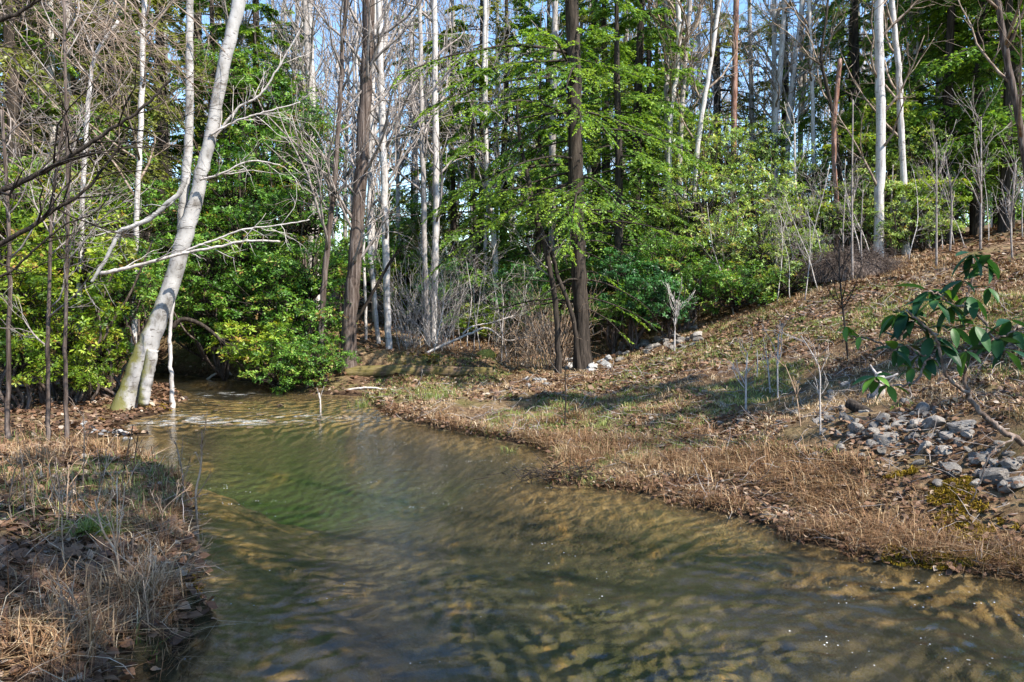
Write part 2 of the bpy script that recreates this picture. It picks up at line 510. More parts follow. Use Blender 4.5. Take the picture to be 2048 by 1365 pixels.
def H(x, y, d=None):
    x = np.asarray(x, float); y = np.asarray(y, float)
    d = shore_dist(x, y) if d is None else d
    L = np.clip(land(x, y), 0.08, 16)
    rip = sst(10.3, 11.4, y) * (1 - sst(14.0, 15.0, y)) * (x > -7)
    pool = np.exp(-(((x + 2.4) / 1.7) ** 2 + ((y - 8.8) / 1.5) ** 2))
    bed = -(0.03 + 0.33 * sst(0, 1.3, -d)) * (1 - 0.75 * rip) - 0.35 * pool * sst(0, .8, -d)
    bed = bed + 0.10 * (fbm(x * 2.3, y * 2.3, 5, 3) - 0.45) * sst(0, .5, -d)
    nearl = sst(-1.0, -1.6, x) * (1 - sst(8.0, 9.2, y))
    lip = 0.06 + 0.17 * nearl
    up = lip * sst(0, .12 + .04 * nearl, d) + (L - lip) * sst(0.05, 1.3 + 0.6 * (x > 0), d)
    cut = sst(16.2, 16.5, y) * (1 - sst(24, 27, y)) * sst(-4.0, -3.4, x) * (1 - sst(-.6, .1, x))
    up = up + 0.26 * cut
    up = up + (0.24 * (fbm(x * .9, y * .9, 1, 4) - .47) + 0.13 * (fbm(x * 4.1, y * 4.1, 2, 3) - .44)) * sst(0, .7, d)
    edge = 0.05 * (vnoise(x * 6, y * 6, 9) - .5) * (1 - sst(0.0, .3, np.abs(d)))
    return np.where(d > 0, np.maximum(up, 0.004 + .05 * np.minimum(d, .3)), np.minimum(bed, -.012)) + edge

def Hs(x, y):
    return float(H(np.array([x]), np.array([y]))[0])

def axis(segs):
    o = []
    for a, b, s in segs:
        o.append(np.arange(a, b, s))
    return np.concatenate(o + [[segs[-1][1]]])
gx = axis([(-150, -60, 10), (-60, -20, 2), (-20, -8, .4), (-8, 8, .06), (8, 22, .4), (22, 60, 2), (60, 150, 10)])
gy = axis([(-30, -6, 2), (-6, 2, .5), (2, 15, .06), (15, 20, .12), (20, 40, .5), (40, 80, 2), (80, 200, 10)])
GX, GY = np.meshgrid(gx, gy)
GD = shore_dist(GX, GY)
GZ = H(GX, GY, GD)
mb = MB()
ny, nx = GX.shape
ii, jj = np.meshgrid(np.arange(ny - 1), np.arange(nx - 1), indexing='ij')
mb.add(np.stack([GX, GY, GZ], -1), np.stack([ii * nx + jj, ii * nx + jj + 1, (ii + 1) * nx + jj + 1, (ii + 1) * nx + jj], -1), None, 0, GD.ravel())

m, nt, pb, out = newmat('ground')
co_ = mapped(nt, (1, 1, 1))
n1 = noise(nt, 0.9, 5, .6, co_); n2 = noise(nt, 14, 8, .75, co_); n3 = noise(nt, 60, 5, .7, co_)
soil = ramp(nt, [(.3, (.03, .018, .012)), (.46, (.085, .05, .032)), (.58, (.16, .10, .06)), (.75, (.32, .23, .15))], n2)
tan = ramp(nt, [(.3, (.06, .038, .022)), (.5, (.16, .11, .06)), (.72, (.36, .27, .16))], n2)
land_c = mix(nt, maprange(nt, n1, .42, .58), soil, tan)
gr = ramp(nt, [(.3, (.04, .05, .015)), (.6, (.13, .14, .04))], n3)
land_c = mix(nt, maprange(nt, noise(nt, .7, 4, .6, mapped(nt, (1.3, 1.1, 1))), .52, .66, 0, .6), land_c, gr)
# stream bed
bc = mapped(nt, (1.3, .55, 1), rot=(0, 0, .35))
b1 = noise(nt, 2.2, 7, .66, bc, .35)
b2 = noise(nt, 11, 5, .65, bc, .3)
bed = ramp(nt, [(.30, (.055, .05, .034)), (.44, (.12, .10, .064)), (.58, (.19, .15, .085)), (.68, (.54, .33, .12))], b1)  # orange end is painted sunlight: bright patches on the bed
vo = nd(nt, 'ShaderNodeTexVoronoi'); vo.inputs['Scale'].default_value = 7; nt.links.new(bc, vo.inputs['Vector'])
peb = ramp(nt, [(0, (.35, .35, .35)), (.5, (1, 1, 1)), (1, (1.9, 1.7, 1.4))], vo.outputs['Color'])
mp = nd(nt, 'ShaderNodeMix', data_type='RGBA', blend_type='MULTIPLY'); mp.inputs[0].default_value = .28; nt.links.new(bed, mp.inputs[6]); nt.links.new(peb, mp.inputs[7])
bed = mix(nt, maprange(nt, b2, .5, .68, 0, .6), mp.outputs[2], (.07, .06, .042))
g = nd(nt, 'ShaderNodeNewGeometry'); sx = nd(nt, 'ShaderNodeSeparateXYZ'); nt.links.new(g.outputs['Position'], sx.inputs[0])
deep = maprange(nt, sx.outputs[2], -.28, -.68, 0, .9)
bed = mix(nt, deep, bed, (.045, .125, .025))
shal = maprange(nt, sx.outputs[2], -.17, -.09, 0, .9)
bed = mix(nt, shal, bed, ramp(nt, [(.3, (.17, .105, .042)), (.5, (.40, .27, .115)), (.7, (.62, .46, .25))], b2))
td = nd(nt, 'ShaderNodeAttribute', attribute_name='tint')
wet = maprange(nt, td.outputs['Fac'], .04, .32, .28, 1.0)
hs = nd(nt, 'ShaderNodeHueSaturation'); nt.links.new(land_c, hs.inputs['Color']); nt.links.new(wet, hs.inputs['Value'])
col = mix(nt, maprange(nt, sx.outputs[2], -.02, .015), bed, hs.outputs[0])
nt.links.new(col, pb.inputs['Base Color'])
pb.inputs['Roughness'].default_value = .9
pb.inputs['Specular IOR Level'].default_value = .1
hh = math_(nt, 'ADD', math_(nt, 'MULTIPLY', n2, 1.0), math_(nt, 'MULTIPLY', n3, .5))
nt.links.new(bump(nt, hh, .8, .04), pb.inputs['Normal'])
ground = mb.build('ground', m)
tag(ground, kind='structure')

# ------------------------------------------------------------------ water
wx = axis([(-20, -7, .25), (-7, -3.2, .05), (-3.2, 3.6, .022), (3.6, 5, .1)])
wy = axis([(-6, 2.8, .4), (2.8, 8, .022), (8, 17, .05), (17, 23, .3)])
WX, WY = np.meshgrid(wx, wy)
rng = np.random.default_rng(11)
flow = np.array([.25, .97])
WZ = np.zeros_like(WX)
warpx = (fbm(WX * .8, WY * .8, 21, 3) - .45) * 1.6
warpy = (fbm(WX * .8, WY * .8, 31, 3) - .45) * 1.6
for k in range(34):
    lam = .075 * (3.8 ** rng.random())
    an = rng.normal(1.55, .85)
    kx, ky = math.cos(an) * 2 * math.pi / lam, math.sin(an) * 2 * math.pi / lam
    s = np.sin(kx * (WX + warpx * .5) + ky * (WY + warpy * .5) + rng.uniform(0, 6.28))
    WZ += (np.abs(s) * -1 + .6 if k % 3 == 0 else s) * lam * .0037
agit = (.45 + 1.1 * sst(.40, .62, fbm(WX * .55, WY * .45, 41, 3))) * (1 - .68 * sst(5.5, 9, WY))
agit = agit + 2.6 * sst(10.6, 11.3, WY) * (1 - sst(13.2, 14.2, WY))
WZ *= agit
WD = shore_dist(WX, WY)
cx = -3.6 + 0.28 * (WY - 12)
foam = sst(10.9, 11.3, WY + .25 * (fbm(WX * 1.4, WY, 51, 3) - .45) - .14 * (WX + 2.5)) * (1 - sst(11.6, 12.6, WY - .14 * (WX + 2.5))) * sst(-5.6, -5.0, WX) * (1 - sst(-3.0, -1.7, WX))
fn = fbm(WX * 7 + warpx, WY * 9, 61, 4)
foam = foam * sst(.50, .66, fn) * 1.1 * sst(.25, .6, fbm(WX * 1.1, WY * 2.2, 66, 2) + .1)
foam = np.maximum(foam, .9 * sst(13.9, 14.2, WY) * (1 - sst(14.5, 14.9, WY)) * sst(-5.8, -5.4, WX) * (1 - sst(-4.9, -4.4, WX)) * sst(.52, .66, fn))
# near-reach mask for sun glints painted on the ripple crests
sp = sst(.60, .70, fbm(WX * .9, WY * 1.5, 71, 2)) * (1 - sst(5.5, 7.5, WY))
foam = np.clip(foam * .58, 0, 1)
keep = WD < 0.25
mb = MB()
ny, nx = WX.shape
ii, jj = np.meshgrid(np.arange(ny - 1), np.arange(nx - 1), indexing='ij')
q = np.stack([ii * nx + jj, ii * nx + jj + 1, (ii + 1) * nx + jj + 1, (ii + 1) * nx + jj], -1).reshape(-1, 4)
q = q[keep.ravel()[q].any(1)]
use = np.unique(q); rem = np.full(nx * ny, -1); rem[use] = np.arange(len(use))
mb.add(np.stack([WX, WY, WZ], -1).reshape(-1, 3)[use], rem[q], None, 0, foam.ravel()[use])
m, nt, pb, out = newmat('stream_water')
nt.nodes.remove(pb)
co_ = mapped(nt, (1.0, .8, 1), rot=(0, 0, .3))
r1 = noise(nt, 9, 4, .6, co_, 1.0); r2 = noise(nt, 34, 3, .6, mapped(nt, (1, 1.4, 1)), .6)
hgt = math_(nt, 'ADD', r1, math_(nt, 'MULTIPLY', r2, .25))
nb = bump(nt, hgt, .3, .012)
fr = nd(nt, 'ShaderNodeFresnel'); fr.inputs[0].default_value = 1.55; nt.links.new(nb, fr.inputs[1])
tr = nd(nt, 'ShaderNodeBsdfTransparent'); tr.inputs[0].default_value = (.93, .91, .82, 1)
df = nd(nt, 'ShaderNodeBsdfDiffuse'); df.inputs[0].default_value = (.15, .135, .09, 1); nt.links.new(nb, df.inputs['Normal'])
m1 = nd(nt, 'ShaderNodeMixShader'); m1.inputs[0].default_value = .14
nt.links.new(tr.outputs[0], m1.inputs[1]); nt.links.new(df.outputs[0], m1.inputs[2])
gl = nd(nt, 'ShaderNodeBsdfGlossy'); gl.inputs['Roughness'].default_value = .03; nt.links.new(nb, gl.inputs['Normal'])
m2 = nd(nt, 'ShaderNodeMixShader'); nt.links.new(fr.outputs[0], m2.inputs[0])
nt.links.new(m1.outputs[0], m2.inputs[1]); nt.links.new(gl.outputs[0], m2.inputs[2])
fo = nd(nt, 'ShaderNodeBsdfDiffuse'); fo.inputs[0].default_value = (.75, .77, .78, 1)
at = nd(nt, 'ShaderNodeAttribute', attribute_name='tint')
m3 = nd(nt, 'ShaderNodeMixShader')
ff = math_(nt, 'MULTIPLY', at.outputs['Fac'], maprange(nt, noise(nt, 55, 3, .6, mapped(nt, (.7, 1.3, 1))), .42, .62))
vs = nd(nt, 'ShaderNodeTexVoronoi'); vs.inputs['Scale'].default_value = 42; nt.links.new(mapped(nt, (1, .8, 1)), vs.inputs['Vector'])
glint_dots = maprange(nt, vs.outputs['Distance'], .15, .22, 1, 0)  # white specks painted as sun glints on the near ripples
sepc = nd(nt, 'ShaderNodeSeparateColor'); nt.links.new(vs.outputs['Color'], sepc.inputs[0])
glint_dots = math_(nt, 'MULTIPLY', glint_dots, maprange(nt, sepc.outputs[0], .55, .6))
glint_lines = maprange(nt, noise(nt, 1.0, 3, .6, mapped(nt, (2.2, 5.5, 1), rot=(0, 0, .25)), .8), .59, .63)
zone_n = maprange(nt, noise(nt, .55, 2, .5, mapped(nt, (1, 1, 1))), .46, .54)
glints = math_(nt, 'MULTIPLY', math_(nt, 'MULTIPLY', glint_dots, glint_lines), zone_n)
ff = math_(nt, 'MAXIMUM', ff, glints)
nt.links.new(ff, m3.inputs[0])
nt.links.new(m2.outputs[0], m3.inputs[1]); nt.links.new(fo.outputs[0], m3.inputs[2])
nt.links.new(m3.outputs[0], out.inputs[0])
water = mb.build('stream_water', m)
tag(water, kind='structure')

# ------------------------------------------------------------------ labels that need an order
ORD = ['leftmost', 'second', 'third', 'fourth', 'fifth', 'sixth', 'seventh', 'eighth', 'ninth', 'tenth', 'eleventh', 'twelfth', 'thirteenth', 'fourteenth', 'fifteenth',
       'sixteenth', 'seventeenth', 'eighteenth', 'nineteenth', 'twentieth']
QUEUE = {}
def queue(o, one, many, where, px):
    """label later: order along the picture among the same kind at the same landmark"""
    QUEUE.setdefault((one, many, where), []).append((px, o))
def flush():
    for (one, many, where), lst in QUEUE.items():
        lst.sort(key=lambda t: t[0])
        for k, (_, o) in enumerate(lst):
            if len(lst) == 1: o['label'] = f'{one} {where}'
            elif k == 0: o['label'] = f'leftmost of the {many} {where}'
            elif k == len(lst) - 1: o['label'] = f'rightmost of the {many} {where}'
            else: o['label'] = f'{ORD[k]} from the left of the {many} {where}'

def zone(px):
    if px < -15: return 'past the left picture edge'
    if px > 2060: return 'past the right picture edge'
    for lim, s in ((235, 'behind the bright leafy bank'), (470, 'by the leaning white tree'), (690, 'behind the green laurel thicket'), (860, 'near the big brown trunk'), (1120, 'left of the dark hemlock'),
                   (1330, 'right of the dark hemlock'), (1480, 'beside the red pine'), (1660, 'in the open sky gap'), (1830, 'around the thick pale trunk')):
        if px < lim: return s
    return 'above the right hillside'

# ------------------------------------------------------------------ trees placed one by one
def placed(name, pts, d, wd, mat, label, cat='tree', top=14.0, crown=True, seed=0, sides=10, crown_t0=.35, m1=14, L1=2.2, twig=None, lump=.05, root=True, fine=1.0, m3=3, group=None, lean=None):
    rng = np.random.default_rng(seed + 100)
    W = [P(a, b, d) for a, b in pts]
    rad = [0.5 * k * d / F for k in (wd if hasattr(wd, '__len__') else np.linspace(wd, wd * .8, len(pts)))]
    z0 = Hs(W[0][0], W[0][1])
    if W[0][2] > z0 + .02:
        t = W[0] + (W[0] - W[1]) / max(W[1][2] - W[0][2], .2) * (W[0][2] - z0) * .4
        W = [np.array([t[0], W[0][1], z0 - .12])] + W; rad = [rad[0] * 1.15] + rad
    else:
        W[0][2] = min(W[0][2], z0) - .05
    base = W[0].copy(); base[2] += .1
    hgt = W[-1][2] - base[2]
    if top and W[-1][2] < top:
        dr = nrm(W[-1] - W[-2]) * .8 + np.array([0, 0, .25])
        k = (top - W[-1][2]) / dr[2]
        W.append(W[-1] + dr * k * .5 + rng.normal(0, .12, 3)); W.append(W[-2 + 1] + dr * k * .5 + rng.normal(0, .25, 3))
        rad += [rad[-1] * .7, rad[-1] * .15]
    o = thing(name, label, cat, base, group)
    mb = MB()
    X, rr = spline(W, rad, max(14, 5 * len(W)))
    if root:
        hz = (X[:, 2] - X[0, 2])
        rr = rr * (1 + .45 * np.exp(-hz / .18))
    X = X + rng.normal(0, .006, X.shape) * (rr[:, None] > .02)
    tubes(mb, X[None], rr[None], sides, 0, .5, lump, rng)
    mb.build('trunk', M[mat], o)
    if crown:
        mb = MB()
        twig_crown(mb, rng, X, rr, m1, L1, 5, m3, crown_t0, 0, fine)
        mb.build('crown', M[twig or 'twig'], o)
    return o

# the leaning pale tree
lt = placed('leaning_tree', [(243, 838), (262, 775), (290, 705), (318, 635), (346, 560), (369, 473), (387, 420), (404, 344), (421, 275), (446, 138), (480, 0), (500, -110)], 11.9,
            [46, 40, 42, 34, 32, 32, 28, 25, 23, 24, 25, 23], 'white_bark', 'thick smooth white tree leaning right over the far riffle', top=11, seed=1, sides=18, crown_t0=.8, m1=9, L1=2.0, lump=.02)
def limb(parent, name, pts, d, w0, w1, mat, n=None, twigs=0, seed=0, label=None, sides=8, L=.6):
    rng = np.random.default_rng(seed)
    mb = MB()
    dd = d if hasattr(d, '__len__') else [d] * len(pts)
    W = np.array([P(a, b, q) for (a, b), q in zip(pts, dd)])
    X, rr = spline(W, np.linspace(w0, w1, len(pts)) * .5 * np.mean(dd) / F, 6 * len(pts))
    X = X + rng.normal(0, .004, X.shape)
    tubes(mb, X[None], rr[None], sides, 0, .5, .05, rng)
    if twigs:
        b, dr, r = kids(rng, X[None], rr[None], twigs, .15, 1, .8)
        A, AR = limbs(rng, b, dr, L * (.4 + rng.random(len(b))), np.maximum(r * .5, .004), 6, .2, .03, .3)
        tubes(mb, A, AR, 4)
        b, dr, r = kids(rng, A, AR, 3, .2, 1, .8)
        A, AR = limbs(rng, b, dr, L * .5 * (.4 + rng.random(len(b))), np.maximum(r * .6, .003), 4, .2, .0, .4)
        tubes(mb, A, AR, 3)
    o = mb.build(name, M[mat], parent)
    if label: o['label'] = label
    return o
limb(lt, 'stem', [(369, 500), (364, 448), (370, 380), (374, 330), (378, 270), (379, 180), (379, 80), (380, -20), (384, -140)], 12.0, 20, 12, 'white_bark', seed=3, label='slimmer upright second stem', sides=14)
limb(lt, 'stem', [(287, 808), (291, 778), (297, 742), (305, 700)], 11.82, 21, 24, 'white_bark', seed=4, label='short second foot of the trunk', sides=14)
limb(lt, 'branch', [(372, 352), (360, 385), (332, 410), (300, 438), (262, 454), (240, 463), (226, 490), (205, 530), (183, 565)], 11.6, 11, 7, 'white_bark', twigs=5, seed=5, label='drooping broken limb')
limb(lt, 'branch', [(200, 548), (240, 540), (275, 532), (344, 513), (381, 504), (440, 493), (495, 482), (560, 484)], 11.4, 8, 4, 'dead_wood', twigs=4, seed=6, label='bare branch crossing the trunk')
limb(lt, 'branch', [(360, 508), (400, 490), (440, 477), (487, 459), (550, 452), (619, 440)], 11.5, 5, 2.5, 'dead_wood', twigs=9, seed=7)
limb(lt, 'branch', [(410, 300), (440, 262), (478, 215), (520, 190), (560, 130), (600, 60)], 11.9, 6, 3, 'dead_wood', twigs=8, seed=8)
limb(lt, 'branch', [(420, 270), (480, 240), (530, 225), (600, 205)], 11.8, 5, 2.5, 'dead_wood', twigs=9, seed=9)
limb(lt, 'branch', [(400, 360), (450, 345), (500, 322), (560, 330)], 11.7, 5, 2.5, 'dead_wood', twigs=9, seed=10)

placed('pale_sapling', [(343, 778), (340, 700), (343, 640), (349, 580), (356, 500), (362, 430)], 12.6, [9, 8, 7, 6, 5, 4], 'pale_bark', 'slim pale sapling standing just right of the leaning white tree', 'sapling', top=0, crown=False, seed=2, sides=8)

# saplings on the near left bank
for k, (pts, d, wv, lab) in enumerate([
    ([(15, 858), (17, 700), (19, 520), (12, 350), (3, 220)], 8.6, [10, 9, 8, 7, 6], 'dark sapling nearest the picture edge on the shaded left bank'),
    ([(97, 872), (96, 720), (99, 560), (104, 420), (118, 300), (140, 190)], 8.6, [9, 8, 7, 6, 5, 4], 'dark slim sapling in the middle of three on the left bank'),
    ([(133, 868), (131, 720), (133, 560), (136, 380), (131, 180), (128, 0)], 8.4, [9, 8, 7, 7, 6, 5], 'tallest straight slim sapling on the left bank'),
    ([(158, 700), (160, 560), (163, 470), (169, 327), (176, 213), (190, 114), (238, 41)], 12.5, [12, 11, 10, 9, 8, 7, 6], 'tan crooked sapling rising through the bright leafy bank')]):
    placed('sapling', pts, d, wv, 'brown_bark' if k < 3 else 'pale_bark', lab, 'sapling', top=0, crown=True, crown_t0=.3, m1=10, L1=1.2, seed=20 + k, sides=7, fine=.8)

TRUNKS = [
    ('bare_tree', [(697, 712), (699, 640), (706, 560), (713, 480), (720, 380), (728, 250), (735, 100), (737, 0)], 15.7, [33, 29, 28, 27, 26, 25, 24, 23], 'brown_bark', 'big shaggy brown trunk at the edge of the laurel thicket', 18),
    ('bare_tree', [(778, 738), (777, 680), (774, 590), (771, 480), (769, 360), (765, 250), (760, 120), (757, 0)], 17.3, [17, 14, 14, 14, 14, 14, 13, 13], 'pale_bark', 'smooth pale trunk with a dark foot right of the brown trunk', 17),
    ('bare_tree', [(760, 716), (752, 640), (745, 560), (739, 480), (740, 350), (744, 200), (748, 0)], 17.8, [8, 9, 10, 10, 10, 10, 9], 'pale_bark', 'slim pale trunk squeezed between the brown and smooth trunks', 16),
    ('bare_tree', [(733, 712), (730, 600), (726, 480), (722, 350), (716, 200), (710, 0)], 18.5, 6, 'pale_bark', 'thinnest pale stem directly behind the brown trunk', 14),
    ('bare_tree', [(642, 690), (645, 620), (652, 520), (662, 430), (672, 330), (680, 200), (685, 100), (690, 0)], 15.5, [13, 12, 12, 11, 10, 9, 9, 8], 'brown_bark', 'dark crooked trunk rising out of the laurel thicket', 14),
    ('bare_tree', [(857, 712), (852, 600), (849, 480), (846, 350), (843, 200), (838, 0)], 19.0, [12, 11, 11, 10, 9, 8], 'grey_bark', 'left one of the pale twin trunks beyond the clearing', 17),
    ('bare_tree', [(872, 712), (868, 640), (871, 480), (872, 330), (870, 200), (868, 0)], 19.2, [17, 13, 13, 13, 12, 11], 'pale_bark', 'right and thicker one of the pale twin trunks beyond the clearing', 18),
    ('bare_tree', [(992, 690), (991, 600), (990, 520), (985, 450), (976, 380), (972, 300), (968, 150), (970, 0)], 21.5, [12, 12, 12, 11, 9, 9, 8, 8], 'pale_bark', 'mottled white forked trunk left of the dark hemlock', 17),
    ('bare_tree', [(1116, 690), (1110, 600), (1098, 530), (1084, 470), (1066, 410), (1055, 350), (1040, 280), (1033, 200)], 15.2, [12, 11, 11, 12, 10, 8, 7, 5], 'dark_bark', 'dark stem leaning left beside the hemlock', 0),
    ('bare_tree', [(1150, 660), (1136, 605), (1118, 560), (1104, 510), (1090, 470)], 15.3, [9, 9, 8, 8, 7], 'dark_bark', 'short dark stem propped between leaning stem and hemlock', 0),
    ('bare_tree', [(1333, 640), (1333, 400), (1334, 280), (1333, 120), (1332, 0)], 22, [11, 10, 10, 10, 9], 'grey_bark', 'straight grey trunk left of the two crossing pale stems', 18),
    ('bare_tree', [(1345, 640), (1338, 400), (1341, 230), (1352, 160), (1358, 60), (1354, 0)], 21, [12, 11, 10, 10, 10, 9], 'pale_bark', 'pale trunk with a bend below the sky gap', 17),
    ('bare_tree', [(1355, 640), (1358, 400), (1362, 250), (1370, 130), (1380, 0)], 21.5, [11, 11, 10, 9, 9], 'grey_bark', 'grey trunk leaning gently right beside the bent pale trunk', 17),
    ('bare_tree', [(1384, 620), (1386, 450), (1392, 330), (1404, 230), (1424, 110), (1440, 0)], 20.5, [11, 10, 10, 9, 9, 8], 'pale_bark', 'pale trunk leaning right toward the red pine', 16),
    ('bare_tree', [(1560, 600), (1552, 400), (1550, 260), (1558, 170), (1565, 80), (1569, 0)], 24, [13, 12, 12, 11, 10, 9], 'pale_bark', 'pale wavy trunk standing in the open sky gap', 17),
    ('bare_tree', [(1632, 600), (1628, 400), (1626, 250), (1623, 100), (1618, 0)], 23, [9, 8, 8, 7, 7], 'pale_bark', 'slim straight pale trunk right of the wavy trunk', 17),
    ('bare_tree', [(1700, 560), (1688, 420), (1678, 330), (1668, 240), (1650, 160), (1642, 110), (1650, 50)], 21, [10, 9, 9, 8, 7, 6, 5], 'dark_bark', 'dark bent trunk curling left in the sky gap', 14),
    ('broken_tree', [(1678, 570), (1674, 420), (1668, 320), (1670, 230), (1680, 118)], 20.5, [10, 9, 9, 9, 8], 'red_bark', 'snapped off trunk with a bare splintered top', 0),
    ('bare_tree', [(1757, 520), (1758, 400), (1762, 280), (1760, 150), (1758, 0)], 19, [20, 18, 18, 17, 16], 'pale_bark', 'thick pale upright trunk above the right hillside', 17),
    ('bare_tree', [(1812, 520), (1808, 400), (1806, 330), (1800, 220), (1797, 130), (1783, 0)], 19.5, [14, 13, 12, 12, 11, 10], 'pale_bark', 'mottled pale trunk bending left beside the thick pale trunk', 16),
    ('bare_tree', [(2070, 470), (2052, 330), (2030, 200), (2010, 100), (1995, 0)], 14, [14, 13, 12, 12, 11], 'brown_bark', 'grey trunk slanting in from the right picture edge', 13),
    ('bare_tree', [(268, 640), (270, 520), (275, 390), (282, 250), (285, 100), (289, 0)], 16, [11, 10, 10, 10, 10, 9], 'pale_bark', 'slender white trunk left of the leaning tree', 15),
    ('bare_tree', [(112, 600), (108, 400), (105, 250), (102, 110), (100, 0)], 18, [14, 13, 12, 12, 11], 'pale_bark', 'thicker pale trunk behind the bright leafy bank', 16),
    ('bare_tree', [(140, 600), (138, 400), (137, 200), (136, 0)], 18.5, [10, 9, 9, 8], 'grey_bark', 'thin grey trunk beside the thicker pale trunk on the left', 16),
]
for k, (nm, pts, d, wv, mt, lab, tp) in enumerate(TRUNKS):
    big = nm == 'bare_tree' and tp > 0
    placed(nm, pts, d, wv, mt, lab, 'tree', top=tp, crown=big or tp == 0 and k in (8,), seed=40 + k, sides=12, crown_t0=.3, m1=(18 if k < 10 or k > 20 else 10) if big else 6, L1=2.3 if big else 1.2, fine=1.0, twig='twig' if k < 10 else 'brown_twig')

# ------------------------------------------------------------------ hemlocks
def hemlock_crown(mb, rng, X, rr, nb, L0, t0, t1=1.0, leaf=.055, dens=1.0, sparse=0.0, droop=-.10, tipshape=True, az=None, tint_bias=0.0):
    """flat drooping sprays on a trunk polyline X; mats: 0 wood, 1 needles"""
    n = len(X)
    t = np.sort(t0 + (t1 - t0) * rng.random(nb))
    f = t * (n - 1); i = np.clip(f.astype(int), 0, n - 2); g_ = (f - i)[:, None]
    b = X[i] * (1 - g_) + X[i + 1] * g_
    a = rng.random(nb) * 2 * math.pi if az is None else az[0] + (az[1] - az[0]) * rng.random(nb)
    L = L0 * (1.08 - .85 * t if tipshape else 1) * (.55 + .55 * rng.random(nb))
    d = np.stack([np.cos(a), np.sin(a), rng.normal(.12, .12, nb)], -1)
    nn = 8
    pts = [b]; dd = nrm(d)
    for k in range(nn - 1):
        dd = nrm(dd + rng.normal(0, .07, dd.shape) + np.array([0, 0, droop]))
        pts.append(pts[-1] + dd * (L / (nn - 1))[:, None])
    B = np.stack(pts, 1)
    BR = np.maximum(.011 * L, .006)[:, None] * np.linspace(1, .25, nn)
    tubes(mb, B, BR, 4, 0, .3)
    # side twigs
    m = int(24 * dens)
    tt = np.broadcast_to(np.linspace(.16 + sparse * .2, 1.0, m), (nb, m)) + rng.normal(0, .012, (nb, m))
    tt = np.clip(tt, .05, 1)
    q = tt * (nn - 1); qi = np.clip(q.astype(int), 0, nn - 2); qf = (q - qi)[..., None]
    bi = np.arange(nb)[:, None]
    tb = B[bi, qi] * (1 - qf) + B[bi, qi + 1] * qf
    tg = nrm(B[bi, qi + 1] - B[bi, qi])
    up = np.array([0, 0, 1.0])
    sd = nrm(np.cross(tg, up)) * np.where(np.arange(m) % 2 == 0, 1, -1)[None, :, None]
    ang = .95 - .55 * tt[..., None] + rng.normal(0, .15, tt.shape)[..., None]
    td_ = nrm(tg * np.cos(ang) + sd * np.sin(ang) + np.array([0, 0, -.12]) + rng.normal(0, .08, tg.shape))
    tl = (L[:, None] * (.12 + .42 * (1 - tt) ** .8) * (.6 + .7 * rng.random((nb, m))))
    keepm = rng.random((nb, m)) > sparse
    tb, td_, tl = tb[keepm], td_[keepm], tl[keepm]
    K = 6
    Tp, TR = limbs(rng, tb, td_, tl, .004, K, .07, -.05, .4)
    tubes(mb, Tp, TR, 3, 0, .3)
    # leaflets along each twig
    kk = int(np.clip(np.mean(tl) / (leaf * .42), 5, 22))
    NT = len(tb)
    s = np.broadcast_to(np.linspace(.08, 1, kk), (NT, kk)) + rng.normal(0, .02, (NT, kk))
    s = np.clip(s, 0, 1)
    q = s * (K - 1); qi = np.clip(q.astype(int), 0, K - 2); qf = (q - qi)[..., None]
    bi = np.arange(NT)[:, None]
    lp = Tp[bi, qi] * (1 - qf) + Tp[bi, qi + 1] * qf
    lt_ = nrm(Tp[bi, qi + 1] - Tp[bi, qi])
    tw = rng.random((NT, 1))
    for sg in (1, -1):
        sd = nrm(np.cross(lt_, up + rng.normal(0, .25, lt_.shape))) * sg
        ld = nrm(lt_ * .75 + sd * .8 + rng.normal(0, .18, lt_.shape) + np.array([0, 0, -.1]))
        ll = leaf * (.6 + .8 * rng.random((NT, kk))) * (1.15 - .5 * s)
        tn = np.clip(.12 + .5 * tw + .35 * s + rng.normal(0, .12, (NT, kk)) + tint_bias, 0, 1)
        nu = up + rng.normal(0, .35, lt_.shape)
        put_diamonds(mb, lp.reshape(-1, 3), ld.reshape(-1, 3), nu.reshape(-1, 3), ll.reshape(-1), (ll * .27).reshape(-1), 1, tn.reshape(-1))

# the big dark hemlock in the middle
hk = placed('hemlock_tree', [(1165, 722), (1163, 640), (1158, 560), (1155, 480), (1153, 400), (1150, 250), (1147, 100), (1143, 0), (1140, -120)], 15.5,
            [36, 30, 30, 31, 31, 29, 27, 26, 24], 'dark_bark', 'big dark hemlock with drooping green sprays in the middle', top=16, crown=False, seed=70, sides=16, lump=.06)
rng = np.random.default_rng(71)
ax = np.array([P(1163, 640, 15.5), P(1155, 480, 15.5), P(1150, 250, 15.5), P(1143, 0, 15.5), P(1135, -250, 15.5), [1.0, 15.5, 15.5]])
X, rr = spline(ax, np.ones(len(ax)), 40)
mb = MB()
hemlock_crown(mb, rng, X, rr, 42, 3.3, .27, 1.0, .055, 1.0, .25)
hemlock_crown(mb, rng, X, rr, 17, 3.2, .26, .52, .055, 1.0, .15, az=(math.pi * .85, math.pi * 1.6), tipshape=False, tint_bias=.2)
hemlock_crown(mb, rng, X, rr, 22, 2.2, .04, .3, .06, .6, .85)
mb.build('crown', [M['dark_bark'], M['needle']], hk)

